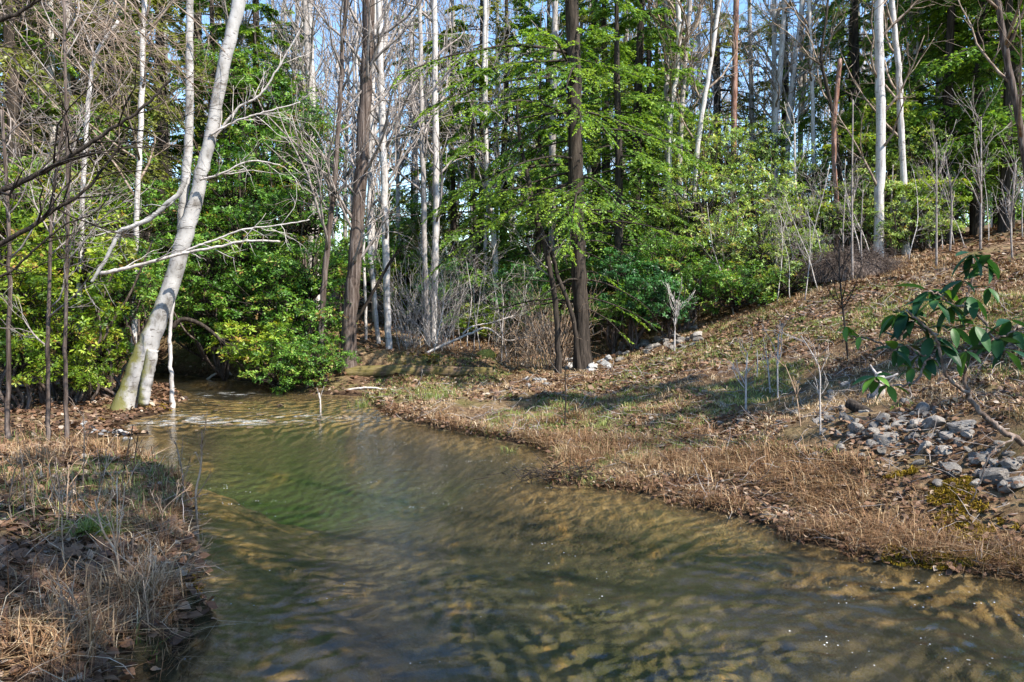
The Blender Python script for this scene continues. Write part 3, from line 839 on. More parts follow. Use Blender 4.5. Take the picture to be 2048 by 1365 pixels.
def hemlock_proto(seed, hgt, L0, nb, mat, leaf, sparse=.1, t0=.12):
    rng = np.random.default_rng(seed)
    o = thing('hemlock_tree', 'x', 'tree', (0, 0, 0), 'hemlocks of the woods')
    X, rr = spline(np.array([[0, 0, -.2], [.05, .03, hgt * .33], [-.06, .05, hgt * .66], [0, 0, hgt]]), [.022 * hgt * .5, .018 * hgt * .5, .011 * hgt * .5, .01], 24)
    mb = MB(); tubes(mb, X[None], rr[None], 9, 0, .5, .05, rng); mb.build('trunk', M['dark_bark'], o)
    mb = MB(); hemlock_crown(mb, rng, X, rr, nb, L0, t0, .99, leaf, .8, sparse); mb.build('crown', [M['dark_bark'], M[mat]], o)
    return o
protos = {}
def use(key, maker, loc, rz, sc):
    if key not in protos:
        o = maker(); protos[key] = o
        o.location = loc; o.rotation_euler = (0, 0, rz); o.scale = (sc, sc, sc)
        return o
    return dup(protos[key], loc, rz, sc)
HK = {3: lambda: hemlock_proto(204, 14, 2.9, 46, 'needle_dark', .085, .42, .42), 0: lambda: hemlock_proto(201, 13, 3.0, 80, 'needle_dark', .10, .08),
      1: lambda: hemlock_proto(202, 10, 2.4, 70, 'needle', .09, .1),
      2: lambda: hemlock_proto(203, 15, 3.3, 80, 'needle_olive', .105, .3, .15)}
rng = np.random.default_rng(300)
HPOS = [  # px, depth, kind, scale
    (-170, 18, 2, 1.1), (-300, 24, 0, 1.2), (-420, 30, 1, 1.3),     (40, 17, 0, 1.1), (-60, 13.5, 2, 1.0), (200, 24, 2, 1.1), (330, 27, 1, 1.5), (430, 25, 0, 1.0), (515, 23.5, 1, 1.05), (590, 27, 1, 1.0), (120, 30, 0, 1.4), (60, 21, 2, 1.1), (150, 19, 2, 1.0), (330, 22, 2, .95), (410, 29, 2, 1.2), (225, 28, 1, 1.4), (520, 30, 2, 1.1), (-20, 24, 0, 1.3), (235, 20, 2, .9), (260, 33, 0, 1.3),
    (965, 27, 2, 1.2), (828, 36, 0, 1.0), (905, 26, 1, 1.0), (950, 21, 1, .75), (1010, 28, 0, 1.1), (1080, 22, 1, .9), (1095, 32, 0, 1.2),
    (1335, 28, 1, 1.1), (1295, 24.5, 1, 1.2), (1560, 34, 2, 1.25), (1690, 29, 1, 1.2), (1825, 25, 1, 1.3), (1950, 24, 2, 1.1), (1430, 33, 2, 1.2), (1185, 27, 2, 1.2), (1890, 21.5, 1, 1.25), (2000, 20, 1, 1.2), (1235, 19.5, 0, .85), (1275, 22, 0, 1.1), (1210, 27, 0, 1.2), (1310, 30, 1, 1.3),
    (1700, 27, 0, 1.15), (1880, 23, 1, 1.35), (1945, 21.5, 0, 1.0), (2010, 22, 1, 1.4), (2050, 26, 0, 1.25), (1900, 28, 0, 1.3), (1990, 30, 0, 1.3), (1780, 30, 0, 1.2)]
for px, d, k, s in HPOS:
    x = (px - 1024) / F * d
    o = use(('h', k), HK[k], (x, d, Hs(x, d)), rng.uniform(0, 6.28), s)
    kind = [('dark green hemlock', 'dark green hemlocks'), ('fresh green hemlock', 'fresh green hemlocks'), ('sparse olive brown hemlock', 'sparse olive brown hemlocks')][k]
    queue(o, kind[0], kind[1], zone(px), px)

# ------------------------------------------------------------------ red pine and sparse pines in the sky gap
def pine(px, d, pts, wv, mat, label, seed, h=16, ntuft=36, t0=.35):
    o = placed('pine_tree', pts, d, wv, mat, label, top=h, crown=False, seed=seed, sides=10)
    rng = np.random.default_rng(seed)
    b0 = np.array(o.location)
    X = np.array([b0 + np.array([0, 0, 0]), P(pts[-1][0], pts[-1][1], d), [P(pts[-1][0], 0, d)[0], d, h]])
    X, rr = spline(X, [.12, .1, .03], 20)
    mb = MB()
    b, dr, r = kids(rng, X[None], rr[None], ntuft, t0, 1, 1.6)
    A, AR = limbs(rng, b, dr, 2.0 * (.4 + rng.random(len(b))), .018, 7, .16, .03, .3)
    tubes(mb, A, AR, 4)
    b, dr, r = kids(rng, A, AR, 5, .3, 1, .9)
    B, BR = limbs(rng, b, dr, .55, .007, 5, .2, .05, .4)
    tubes(mb, B, BR, 3)
    c = np.concatenate([B[:, -1], B[:, 3], A[:, -1]])
    c = c[rng.random(len(c)) < .6]
    k = 26
    dd = nrm(rng.normal(0, 1, (len(c), k, 3)) + np.array([0, 0, .4]))
    put_diamonds(mb, np.repeat(c, k, 0), dd.reshape(-1, 3), rng.normal(0, 1, (len(c) * k, 3)), .13 + .06 * rng.random(len(c) * k), .005, 1, rng.random(len(c) * k))
    mb.build('crown', [M['twig'], M['needle_olive']], o)
pine(1470, 23, [(1465, 620), (1466, 400), (1468, 220), (1470, 100), (1473, 0)], [13, 12, 12, 11, 11], 'red_bark', 'reddish scaly pine trunk at the left of the sky gap', 81, 17, 40, .4)
pine(1600, 29, [(1598, 600), (1600, 300), (1603, 0)], [9, 8, 7], 'grey_bark', 'sparse olive pine with open whorls deep in the sky gap', 82, 19, 44, .35)
pine(1720, 31, [(1722, 560), (1718, 300), (1716, 0)], [9, 8, 7], 'grey_bark', 'sparse olive pine left of the thick pale trunk', 83, 19, 40, .4)
pine(90, 26, [(60, 560), (62, 300), (64, 0)], [12, 11, 10], 'grey_bark', 'thin olive pine at the far left behind the bank', 84, 17, 50, .25)

# ------------------------------------------------------------------ background bare trees
def bare_proto(seed, hgt, mat):
    rng = np.random.default_rng(seed)
    o = thing('bare_tree', 'x', 'tree', (0, 0, 0), 'bare trees of the far woods')
    W = np.array([[0, 0, -.3], [rng.normal(0, .12), rng.normal(0, .1), hgt * .3], [rng.normal(0, .25), rng.normal(0, .2), hgt * .62], [rng.normal(0, .5), rng.normal(0, .4), hgt]])
    X, rr = spline(W, [.0055 * hgt, .005 * hgt, .0035 * hgt, .01], 26)
    mb = MB(); tubes(mb, X[None], rr[None], 8, 0, .5, .04, rng); mb.build('trunk', M[mat], o)
    mb = MB(); twig_crown(mb, rng, X, rr, 22, 2.6, 5, 4, .3, 0, 1.2, .18, .8); mb.build('crown', M['twig'], o)
    return o
BK = {k: (lambda k=k: bare_proto(400 + k, [16, 18, 14, 20, 17][k], ['pale_bark', 'grey_bark', 'pale_bark', 'grey_bark', 'pale_bark'][k])) for k in range(5)}
rng = np.random.default_rng(401)
pxs = np.concatenate([np.linspace(30, 560, 14), np.linspace(560, 900, 20), np.linspace(900, 1330, 19), np.linspace(1340, 1700, 12), np.linspace(1710, 2040, 7)])
for j, px in enumerate(pxs):
    px = px + rng.uniform(-14, 14)
    d = rng.uniform(23, 46)
    x = (px - 1024) / F * d
    k = j % 5
    o = use(('b', k), BK[k], (x, d, Hs(x, d)), rng.uniform(0, 6.28), rng.uniform(.8, 1.15))
    queue(o, 'slim bare grey tree', 'slim bare grey trees', zone(px), px)

rng = np.random.default_rng(450)
mb = MB()
for j in range(120):
    d = rng.uniform(48, 85); px = rng.uniform(-150, 2200)
    x = (px - 1024) / F * d; hgt = rng.uniform(11, 19); z = Hs(x, d)
    X, rr = spline(np.array([[x, d, z], [x + rng.normal(0, .3), d, z + hgt * .5], [x + rng.normal(0, .8), d, z + hgt]]), [.1, .07, .015], 12)
    tubes(mb, X[None], rr[None], 5, 0, .5)
    twig_crown(mb, rng, X, rr, 16, 3.0, 5, 3, .15, 0, 3.0, .2, .8)
n = 9000
px = rng.uniform(-100, 2150, n); d = rng.uniform(46, 80, n); x = (px - 1024) / F * d
zz = H(x, d) + 3.6 * rng.random(n) ** 1.4 * (.4 + fbm(x * .25, d * .25, 451, 3) * 1.4)
c = np.stack([x, d, zz], -1)
whorls(mb, rng, c, nrm(rng.normal(0, 1, (n, 3)) + [0, 0, .6]), 6, .26, 1)
distant = mb.build('distant_woods', [M['twig'], M['needle_dark']]); tag(distant, kind='stuff')

# ------------------------------------------------------------------ broadleaf evergreen shrubs
def crown_mesh(seed, mat, nclump, per, size, k=6, flat=.75, hole=.15):
    rng = np.random.default_rng(seed)
    mb = MB()
    u = nrm(rng.normal(0, 1, (nclump, 3)))
    rad = .30 + .85 * rng.random(nclump) ** .7
    cc = u * rad[:, None] * np.array([1, 1, flat])
    cr = .11 + .17 * rng.random(nclump)
    tn = .05 + .85 * rng.random(nclump)
    ctr = np.repeat(cc, per, 0); crr = np.repeat(cr, per)
    d = nrm(rng.normal(0, 1, (nclump * per, 3)) + np.array([0, 0, .45]))
    pos = ctr + d * (crr * (.55 + .5 * rng.random(len(crr))))[:, None] * np.array([1.3, 1.3, .5])
    axd = nrm(d + np.array([0, 0, .7]) + rng.normal(0, .25, d.shape))
    ti = np.clip(np.repeat(tn, per) + rng.normal(0, .16, len(crr)), 0, 1)
    whorls(mb, rng, pos, axd, k, size, 1, ti)
    # twigs from the middle to every clump and short ones inside
    c0 = np.array([[0, 0, -.7 * flat]]) + rng.normal(0, .08, (nclump, 3))
    mid = (c0 + cc) * .5 + rng.normal(0, .1, (nclump, 3))
    Pt = np.stack([c0, (c0 + mid) * .5, mid, (mid + cc) * .5, cc], 1)
    tubes(mb, Pt, np.broadcast_to(np.linspace(.016, .006, 5), (nclump, 5)), 4, 0)
    sel = rng.choice(len(pos), len(pos) // 2, replace=False)
    p1 = pos[sel]; p0 = ctr[sel]
    tubes(mb, np.stack([p0, (p0 + p1) * .5 + rng.normal(0, .02, p0.shape), p1], 1), np.full((len(sel), 3), .0035), 3, 0)
    return mb.mesh('crown', [M['dark_bark'], M[mat]])
CM = {}
def crown_of(kind, v):
    if (kind, v) not in CM:
        spec = {'laurel': ('laurel', 74, 13, .075), 'bright': ('bright', 60, 11, .10), 'pale': ('pale', 70, 11, .068), 'dark_leaf': ('dark_leaf', 56, 13, .09)}[kind]
        CM[(kind, v)] = crown_mesh(500 + 17 * v + len(kind) * 3, *spec)
    return CM[(kind, v)]
SHRUBS = [  # px, py, depth, radius px, kind
    (820, 440, 31, 70, 'laurel'), (775, 480, 28, 70, 'laurel'), (-110, 470, 14, 110, 'bright'), (-230, 480, 17, 120, 'laurel'), (-360, 470, 20, 120, 'laurel'),     (60, 430, 13, 110, 'bright'), (150, 500, 12.5, 105, 'bright'), (30, 580, 11.5, 100, 'bright'), (120, 640, 12, 95, 'bright'), (40, 705, 11.5, 80, 'bright'), (205, 580, 14, 100, 'laurel'),
    (200, 690, 13, 80, 'bright'), (160, 745, 12, 55, 'bright'), (270, 440, 18, 100, 'laurel'), (140, 400, 17, 95, 'bright'), (255, 560, 16, 90, 'laurel'), (10, 480, 15, 90, 'laurel'),
    (470, 370, 19, 100, 'laurel'), (560, 330, 20, 105, 'laurel'), (610, 420, 18.5, 95, 'laurel'), (500, 470, 17.5, 100, 'laurel'), (430, 530, 17, 90, 'laurel'), (620, 540, 17, 95, 'laurel'),
    (540, 590, 16.5, 100, 'laurel'), (440, 620, 17, 85, 'laurel'), (610, 650, 16, 90, 'laurel'), (520, 690, 15.5, 85, 'bright'), (635, 722, 14.9, 62, 'laurel'), (575, 730, 15, 75, 'laurel'), (585, 640, 17, 60, 'laurel'),
    (410, 430, 20, 90, 'laurel'), (530, 215, 23, 90, 'laurel'), (470, 150, 23, 80, 'laurel'), (610, 270, 22, 70, 'laurel'), (690, 520, 19, 55, 'laurel'), (385, 650, 18, 60, 'dark_leaf'), (330, 480, 20, 80, 'dark_leaf'),
    (905, 575, 21, 62, 'dark_leaf'), (1045, 580, 20, 60, 'dark_leaf'), (1085, 610, 18.5, 50, 'laurel'), (960, 640, 20, 40, 'bright'), (1100, 545, 21, 45, 'laurel'),
    (1285, 585, 17.5, 75, 'dark_leaf'), (1225, 545, 18.5, 65, 'dark_leaf'), (1340, 520, 18.5, 75, 'laurel'), (1330, 610, 17, 55, 'dark_leaf'), (1235, 620, 17.5, 50, 'laurel'),
    (1400, 400, 20, 90, 'pale'), (1450, 310, 21, 85, 'pale'), (1500, 390, 20, 85, 'pale'), (1430, 490, 18.5, 85, 'pale'), (1520, 480, 18.5, 85, 'pale'), (1560, 560, 17.5, 75, 'pale'), (1590, 430, 20, 65, 'bright'),
    (1470, 570, 17.5, 70, 'laurel'), (1385, 290, 22, 70, 'pale'), (1610, 340, 22, 55, 'pale'), (1600, 500, 18, 55, 'pale'), (1395, 570, 17.5, 60, 'laurel'), (1540, 290, 23, 55, 'pale'), (1350, 430, 21, 60, 'pale'),
    (1720, 300, 21, 60, 'bright'), (1790, 235, 21, 60, 'bright'), (1830, 310, 20.5, 65, 'pale'), (1760, 380, 20, 70, 'pale'), (1850, 390, 19.5, 65, 'bright'), (1690, 430, 19.5, 55, 'pale'), (1800, 445, 19, 60, 'pale'), (1870, 450, 19, 45, 'pale'), (1700, 250, 23, 45, 'bright')]
SN = {'laurel': ('glossy green laurel shrub', 'glossy green laurel shrubs'), 'bright': ('yellow green leafy shrub', 'yellow green leafy shrubs'), 'pale': ('pale green twiggy laurel', 'pale green twiggy laurels'), 'dark_leaf': ('dark green rhododendron', 'dark green rhododendrons')}
rng = np.random.default_rng(600)
for j in range(46):
    px = rng.uniform(250, 1250) if j < 30 else rng.uniform(1250, 2000)
    dd = rng.uniform(23, 38)
    SHRUBS.append((px, rng.uniform(520, 640) - (max(px - 1300, 0) * .22), dd, rng.uniform(45, 80), ['laurel', 'dark_leaf', 'laurel', 'pale', 'bright'][j % 5]))
def shrub(px, py, d, rp, kind, j):
    c = P(px, py, d)
    r = rp * d / F
    bx = c[0] + rng.uniform(-.3, .3); by = d + rng.uniform(0, .4)
    o = thing('laurel_shrub', 'x', 'shrub', (bx, by, Hs(bx, by)), 'evergreen shrubs of the understorey')
    cr = bpy.data.objects.new('crown', crown_of(kind, j % 4)); C.objects.link(cr); cr.parent = o
    cr.location = c - np.array(o.location); cr.rotation_euler = (0, 0, rng.uniform(0, 6.28)); cr.scale = (r * 1.05, r * 1.05, r * rng.uniform(.85, 1.1))
    mb = MB()
    b = np.array([bx, by, Hs(bx, by) - .05])
    for s in range(5):
        e = c + np.array([rng.normal(0, .45), rng.normal(0, .45), rng.uniform(-.3, .3)]) * r
        md = (b + e) / 2 + rng.normal(0, .12, 3)
        tube1(mb, [b + rng.normal(0, .06, 3) * [1, 1, 0], (b + md) / 2 + rng.normal(0, .06, 3), md, (md + e) / 2 + rng.normal(0, .1, 3), e], [.035, .03, .026, .02, .012], 14, 5)
    mb.build('stem', M['brown_bark'], o)
    queue(o, *((SN[kind] if d < 22.9 else tuple('far ' + t for t in SN[kind]))), zone(px), px)
    return o
for j, a in enumerate(SHRUBS):
    shrub(*a, j)

# ------------------------------------------------------------------ trees outside the picture that shade the near water
for k, (x, y, kk, s, lab) in enumerate([(4.7, .3, ('h', 3), .95, 'nearest high crowned hemlock on the right bank beside the viewer, out of view'), (7.0, -2.2, ('h', 3), 1.1, 'high crowned hemlock behind the nearest one, out of view'),
        (8.2, 6.0, ('h', 0), .85, 'hemlock beyond the right edge that throws the stripe of shade'), (5.6, 1.9, ('b', 1), .8, 'bare tree past the right edge closest to the near water, out of view'),
        (8.0, .3, ('b', 2), .85, 'bare tree upslope of the high crowned hemlocks, out of view'), (9.2, 2.6, ('b', 3), .7, 'bare tree past the right edge above the rock heap, out of view'),
        (6.2, -1.0, ('b', 0), .9, 'bare tree between the two high crowned hemlocks, out of view'), (4.5, -1.7, ('h', 3), 1.0, 'high crowned hemlock just behind the viewer, out of view'), (13.5, 3.0, ('b', 4), .9, 'bare tree highest on the slope past the right edge, out of view')]):
    o = dup(protos[kk], (x, y, Hs(x, y)), k * 1.7, s) if kk in protos else use(kk, HK[kk[1]], (x, y, Hs(x, y)), k * 1.7, s)
    o['label'] = lab

# ------------------------------------------------------------------ overhanging tree at the left edge
ot = thing('overhanging_tree', 'dark bare tree off the left edge reaching long limbs over the bank', 'tree', (-6.4, 7.0, Hs(-6.4, 7.0)))
mb = MB(); rng = np.random.default_rng(90)
tube1(mb, [(-6.4, 7, Hs(-6.4, 7) - .1), (-6.35, 7, 1.5), (-6.5, 7.05, 3), (-6.4, 7, 5), (-6.6, 7.1, 7.5)], [.13, .12, .11, .09, .05], 24, 12, lump=.05, rng=rng)
mb.build('trunk', M['dark_bark'], ot)
def bough(pts, d, w0, w1, seed, tw=12, L=.9):
    return limb(ot, 'branch', pts, d, w0, w1, 'dark_bark', twigs=tw, seed=seed, L=L)
bough([(-440, 560), (-200, 470), (0, 384), (86, 344), (155, 303), (224, 258), (293, 210), (341, 158)], 7.0, 15, 4, 91)
bough([(-440, 660), (-200, 570), (34, 470), (103, 423), (165, 386), (220, 320), (251, 268)], 7.2, 13, 3, 92)
bough([(-440, 160), (-200, 100), (0, 41), (65, 8), (140, -30)], 7.0, 12, 5, 93)
bough([(-440, 620), (-150, 600), (0, 555), (80, 490), (130, 450), (200, 415), (270, 285)], 7.6, 7, 2, 94, 8)
for k, (a, b) in enumerate([(20, -60), (80, -70), (150, -90), (-40, 20), (-30, 120), (210, -80), (-50, 220), (120, -20), (-20, 170), (60, 40), (180, -30), (-40, 70), (240, -40), (10, 260), (280, -110)]):
    r2 = np.random.default_rng(950 + k)
    pts = [(a - 160, b - 60)]
    for q in range(5):
        pts.append((pts[-1][0] + 62 + r2.normal(0, 9), pts[-1][1] + 44 + 5 * q + r2.normal(0, 8)))
    pts = [(-445, b - 90)] + pts
    limb(ot, 'branch', pts, [7.0] + [8.2 + .12 * k] + [9.0 + .2 * k] * (len(pts) - 2), 6, 2, 'brown_twig', twigs=20, seed=960 + k, L=.9)

# ------------------------------------------------------------------ bare saplings and stems
def stem_plant(name, pts, d, w0, w1, mat, label, cat, seed, twigs=4, L=.3, group=None):
    W = [P(a, b, d) for a, b in pts]
    z = Hs(W[0][0], W[0][1]); W[0][2] = z - .04
    o = thing(name, label, cat, (W[0][0], W[0][1], z), group)
    rng = np.random.default_rng(seed)
    X, rr = spline(W, np.linspace(w0, w1, len(W)) * .5 * d / F, 5 * len(W))
    mb = MB(); tubes(mb, X[None], rr[None], 6); mb.build('stem', M[mat], o)
    mb = MB()
    b, dr, r = kids(rng, X[None], rr[None], twigs, .35, 1, .7)
    A, AR = limbs(rng, b, dr, L * (.4 + rng.random(len(b))), np.maximum(r * .6, .0028), 5, .12, .12, .4)
    tubes(mb, A, AR, 4)
    if twigs > 3:
        b, dr, r = kids(rng, A, AR, 3, .3, 1, .7)
        A, AR = limbs(rng, b, dr, L * .45 * (.4 + rng.random(len(b))), np.maximum(r * .6, .002), 4, .14, .1, .5)
        tubes(mb, A, AR, 3)
    mb.build('twig', M[mat], o)
    return o
def gd(px, py):
    """depth at which the ray of pixel (px, py) meets the ground"""
    ds = np.linspace(3, 40, 1500)
    q = np.array([P(px, py, k) for k in ds[::5]])
    h = H(q[:, 0], q[:, 1])
    i = np.argmax(q[:, 2] <= np.maximum(h, 0))
    return ds[::5][i] if (q[:, 2] <= np.maximum(h, 0)).any() else 20.0
ST = [  # base px, top list, label
    ([(1705, 562), (1704, 400), (1706, 200)], 5, 'twig', 'straight pale sapling growing through the brush mound', 5, .5),
    ([(1725, 556), (1722, 470), (1726, 380)], 4, 'twig', 'short pale sapling right beside the straight one on the mound', 4, .3),
    ([(1688, 552), (1686, 470), (1690, 390)], 4, 'twig', 'short sapling on the left slope of the brush mound', 4, .3),
    ([(1873, 536), (1873, 400), (1873, 285)], 5, 'twig', 'pale straight sapling below the far right shrubs', 8, .6),
    ([(1900, 507), (1903, 400), (1890, 310)], 5, 'twig', 'forked sapling just right of the pale straight sapling', 8, .6),
    ([(1783, 520), (1782, 430), (1786, 330)], 5, 'twig', 'grey sapling at the right end of the brush mound', 5, .5),
    ([(1961, 500), (1962, 380), (1962, 235)], 6, 'twig', 'tall forked sapling under the right hemlocks', 12, .9),
    ([(2025, 521), (2022, 440), (2032, 330)], 5, 'twig', 'bushy bare sapling near the right picture edge', 12, .7),
    ([(1675, 505), (1640, 475), (1611, 440), (1592, 380), (1589, 256)], 8, 'dead_wood', 'curved pale sapling bending up from the brush mound', 8, .6),
    ([(1697, 725), (1688, 640), (1680, 560), (1678, 480)], 5, 'dark_bark', 'thin dark sapling on the shaded middle of the slope', 8, .45),
    ([(1492, 826), (1492, 760), (1495, 706)], 5, 'dead_wood', 'forked dead stem left of the tall pale stem on the bank', 6, .28),
    ([(1556, 798), (1555, 730), (1557, 668)], 4, 'dead_wood', 'tallest pale dead stem on the grassy right bank', 6, .3),
    ([(1541, 790), (1536, 735), (1532, 702)], 3.5, 'dead_wood', 'small dead stem against the tallest pale stem', 4, .2),
    ([(1641, 868), (1640, 800), (1637, 734), (1602, 672)], 4, 'dead_wood', 'dead stem with a bent top left of the rock heap', 5, .25),
    ([(1514, 760), (1515, 730), (1514, 700)], 3, 'dead_wood', 'short single dead stem between two forked ones', 1, .1),
    ([(1602, 860), (1592, 790), (1570, 730)], 3, 'tan_stem', 'tan leaning dead stem left of the bent one', 3, .2),
    ([(1130, 852), (1131, 790), (1130, 730)], 3.5, 'dark_bark', 'lone thin dark stem in the middle of the grassy bank', 0, .1),
    ([(1349, 706), (1350, 650), (1354, 600)], 4, 'dead_wood', 'bare forked pale shrub by the far grey stones', 10, .45),
    ([(1164, 735), (1163, 670), (1160, 610)], 4, 'dead_wood', 'pale bare stem in front of the dark hemlock foot', 6, .4)]
for k, (pts, w0, mt, lab, tw, L) in enumerate(ST):
    d = gd(*pts[0])
    stem_plant('sapling' if k < 10 else 'dead_stem', pts, d, w0, w0 * .45, mt, lab, 'sapling' if k < 10 else 'stem', 700 + k, max(int(tw * 1.6), 1), L)
# stems standing on the near left bank
for k, (pts, w0, mt, lab, tw, L) in enumerate([
    ([(397, 1092), (394, 1040), (392, 985), (402, 932), (404, 863)], 6, 'tan_stem', 'tan bare stem with a dark forked tip at the left water edge', 5, .2),
    ([(240, 990), (250, 930), (266, 850)], 4, 'dark_bark', 'dark slanting stem on the grassy left bank', 4, .15),
    ([(264, 985), (268, 930), (276, 872)], 4, 'dark_bark', 'shorter dark stem beside the slanting one on the left bank', 4, .12),
    ([(238, 1215), (238, 1150), (232, 1105), (205, 1060), (190, 1000)], 7, 'tan_stem', 'thick tan forked stem in the near left bank', 7, .3),
    ([(300, 1290), (295, 1230), (285, 1150)], 4, 'tan_stem', 'tan stem at the dark undercut edge of the near left bank', 5, .2),
    ([(48, 1040), (50, 980), (44, 920)], 4, 'tan_stem', 'small tan stem at the left picture edge of the bank', 4, .2),
    ([(135, 1060), (134, 1000), (138, 930)], 4, 'tan_stem', 'tan stem in the tan grass behind the green tuft', 4, .2)]):
    d = min(gd(*pts[0]), 9.0)
    stem_plant('dead_stem', pts, d, w0, w0 * .5, mt, lab, 'stem', 750 + k, tw, L)
r_ = np.random.default_rng(764)
for k in range(16):
    px, py = r_.uniform(20, 370), r_.uniform(960, 1300)
    hgt = r_.uniform(60, 150)
    d = min(gd(px, py), 9)
    o = stem_plant('weed_stalk', [(px, py), (px + r_.normal(0, 6), py - hgt * .5), (px + r_.normal(0, 16), py - hgt)], d, 3.4, 1.6, ['tan_stem', 'brown_twig'][k % 2], 'thin dry weed stalk standing in the grass of the near left bank', 'weed', 7640 + k, int(r_.integers(3, 8)), .14, 'dry weed stalks of the left bank')
# undergrowth stems along the foot of the right thicket and the clearing
rng = np.random.default_rng(770)
UG = [(px, gd(px, 690 - (px - 1180) * .2) + rng.uniform(.2, 2.5)) for px in np.linspace(1190, 1650, 34)]
UG += [(px, rng.uniform(16.5, 19)) for px in np.linspace(800, 1110, 24)]
UG += [(px, rng.uniform(17, 23)) for px in np.linspace(1700, 2040, 16)]
def ug_proto(seed):
    r_ = np.random.default_rng(seed)
    o = thing('bare_sapling', 'x', 'sapling', (0, 0, 0), 'bare saplings of the undergrowth')
    mb = MB()
    P0, R0 = limbs(r_, np.zeros((1, 3)) - [0, 0, .05], np.array([[r_.normal(0, .1), r_.normal(0, .1), 1]]), 2.2, .014, 9, .09, .06, .3)
    tubes(mb, P0, R0, 5); mb.build('stem', M['dead_wood'], o)
    mb = MB(); twig_crown(mb, r_, P0[0], R0[0], 9, .8, 3, 2, .25, 0, .6); mb.build('crown', M['twig'], o)
    return o
for j, (px, d) in enumerate(UG):
    x = (px - 1024) / F * d
    o = use(('u', j % 4), lambda j=j: ug_proto(780 + j % 4), (x, d, Hs(x, d)), rng.uniform(0, 6.28), rng.uniform(.5, 1.25))
    where = 'at the right hillside top' if px > 1690 else 'in the clearing' if px < 1150 else 'under the dark rhododendrons' if px < 1420 else 'below the pale laurels'
    ws = 'knee high' if o.scale[0] < .75 else 'waist high' if o.scale[0] < 1 else 'taller'
    queue(o, f'{ws} bare sapling', f'{ws} bare saplings', where, px)

# dry fan shrub, arching dead limb, leaning pole, log
def fan(px, py, d, n, h, label, seed, mat='tan_stem', sp=.35):
    rng = np.random.default_rng(seed)
    c = P(px, py, d); c[2] = Hs(c[0], c[1])
    o = thing('dry_shrub', label, 'shrub', c)
    mb = MB()
    dr = nrm(np.stack([rng.normal(0, sp, n), rng.normal(0, sp, n), np.ones(n)], -1))
    A, AR = limbs(rng, c + rng.normal(0, .12, (n, 3)) * [1, 1, 0], dr, h * (.45 + .6 * rng.random(n)), .007, 8, .07, -.02, .3)
    tubes(mb, A, AR, 4); mb.build('stem', M[mat], o)
    mb = MB(); b, dd, r = kids(rng, A, AR, 3, .4, 1, .7)
    A, AR = limbs(rng, b, dd, h * .3 * (.4 + rng.random(len(b))), .0035, 5, .12, 0, .4)
    tubes(mb, A, AR, 3); mb.build('twig', M[mat], o)
fan(1108, 745, 16.2, 70, 1.9, 'wide fan of tan dry stems left of the hemlock foot', 801)
fan(1060, 740, 16.6, 40, 1.3, 'smaller tan dry shrub left of the wide fan', 802)
fan(880, 700, 18, 40, 2.6, 'tangled grey bare shrub around the pale twin trunks', 803, 'dead_wood', .5)
fan(820, 700, 18.5, 34, 2.8, 'grey bare shrub between smooth trunk and twin trunks', 804, 'dead_wood', .5)
fan(1010, 735, 17, 30, 1.0, 'low dry shrub behind the cut bank', 805, 'tan_stem', .5)

def bough_thing(name, label, cat, pts, d, w0, w1, mat, seed, tw=8, L=.5):
    a = P(*pts[0], d if not hasattr(d, '__len__') else d[0])
    o = thing(name, label, cat, a)
    limb(o, 'limb', pts, d, w0, w1, mat, twigs=0, seed=seed)
    limb(o, 'twig', [((pts[-2][0] + pts[-1][0]) / 2, (pts[-2][1] + pts[-1][1]) / 2), pts[-1]], d if not hasattr(d, '__len__') else d[-1], w1, w1 * .6, mat, twigs=tw, seed=seed + 1, L=L)
    return o
bough_thing('fallen_limb', 'pale dead limb arching across the clearing', 'branch', [(808, 728), (873, 697), (944, 666), (975, 657), (1014, 681), (1061, 673)], 17.2, 6, 3, 'dead_wood', 810)
bough_thing('fallen_limb', 'thin dead limb above the arching one', 'branch', [(925, 668), (944, 654), (985, 645), (1026, 632)], 17.3, 4, 2, 'dead_wood', 812)
bough_thing('leaning_pole', 'dark dead pole leaning right in front of the brown trunk', 'branch', [(675, 705), (700, 660), (735, 605), (765, 550), (797, 500)], 16.5, 9, 5, 'dark_bark', 814, 6)
bough_thing('fallen_limb', 'dark bowed limb behind the leaning white tree foot', 'branch', [(345, 655), (362, 640), (385, 642), (418, 660), (450, 690)], 14.5, 11, 6, 'dark_bark', 816, 4)
bough_thing('fallen_limb', 'pale driftwood limb on the far bank under the laurel', 'branch', [(395, 775), (425, 752), (452, 742), (470, 756), (500, 770)], 17.2, 5, 3, 'dead_wood', 818, 6)
bough_thing('fallen_limb', 'low dead limb lying along the bank by the riffle', 'branch', [(640, 800), (690, 782), (740, 776), (800, 782), (840, 780)], 14.4, 5, 3, 'dead_wood', 820, 6, .3)

def log(name, pts3, rad, mat, label, cat, seed):
    o = thing(name, label, cat, pts3[0])
    rng = np.random.default_rng(seed)
    mb = MB(); tube1(mb, pts3, rad, 22, 12, lump=.07, rng=rng); mb.build('trunk', M[mat], o)
    mb = MB()
    X, rr = spline(pts3, rad, 12)
    b, dr, r = kids(rng, X[None], rr[None], 4, .1, .9, 1.4)
    A, AR = limbs(rng, b, dr, .18, r * .35, 4, .15, .05, .5); tubes(mb, A, AR, 5); mb.build('branch_stub', M[mat], o)
a, b_ = P(690, 747, 15.6), P(985, 743, 15.7)
log('shadow_band_log', [a, a * .66 + b_ * .34 + [0, 0, .03], a * .3 + b_ * .7, b_], [.13, .12, .11, .08], 'log', 'long dark log added as the shadow band of the cut bank', 'log', 830)  # dark log added to draw the shadow under the cut bank
a = P(1697, 806, 7.6); b_ = P(1742, 832, 7.4)
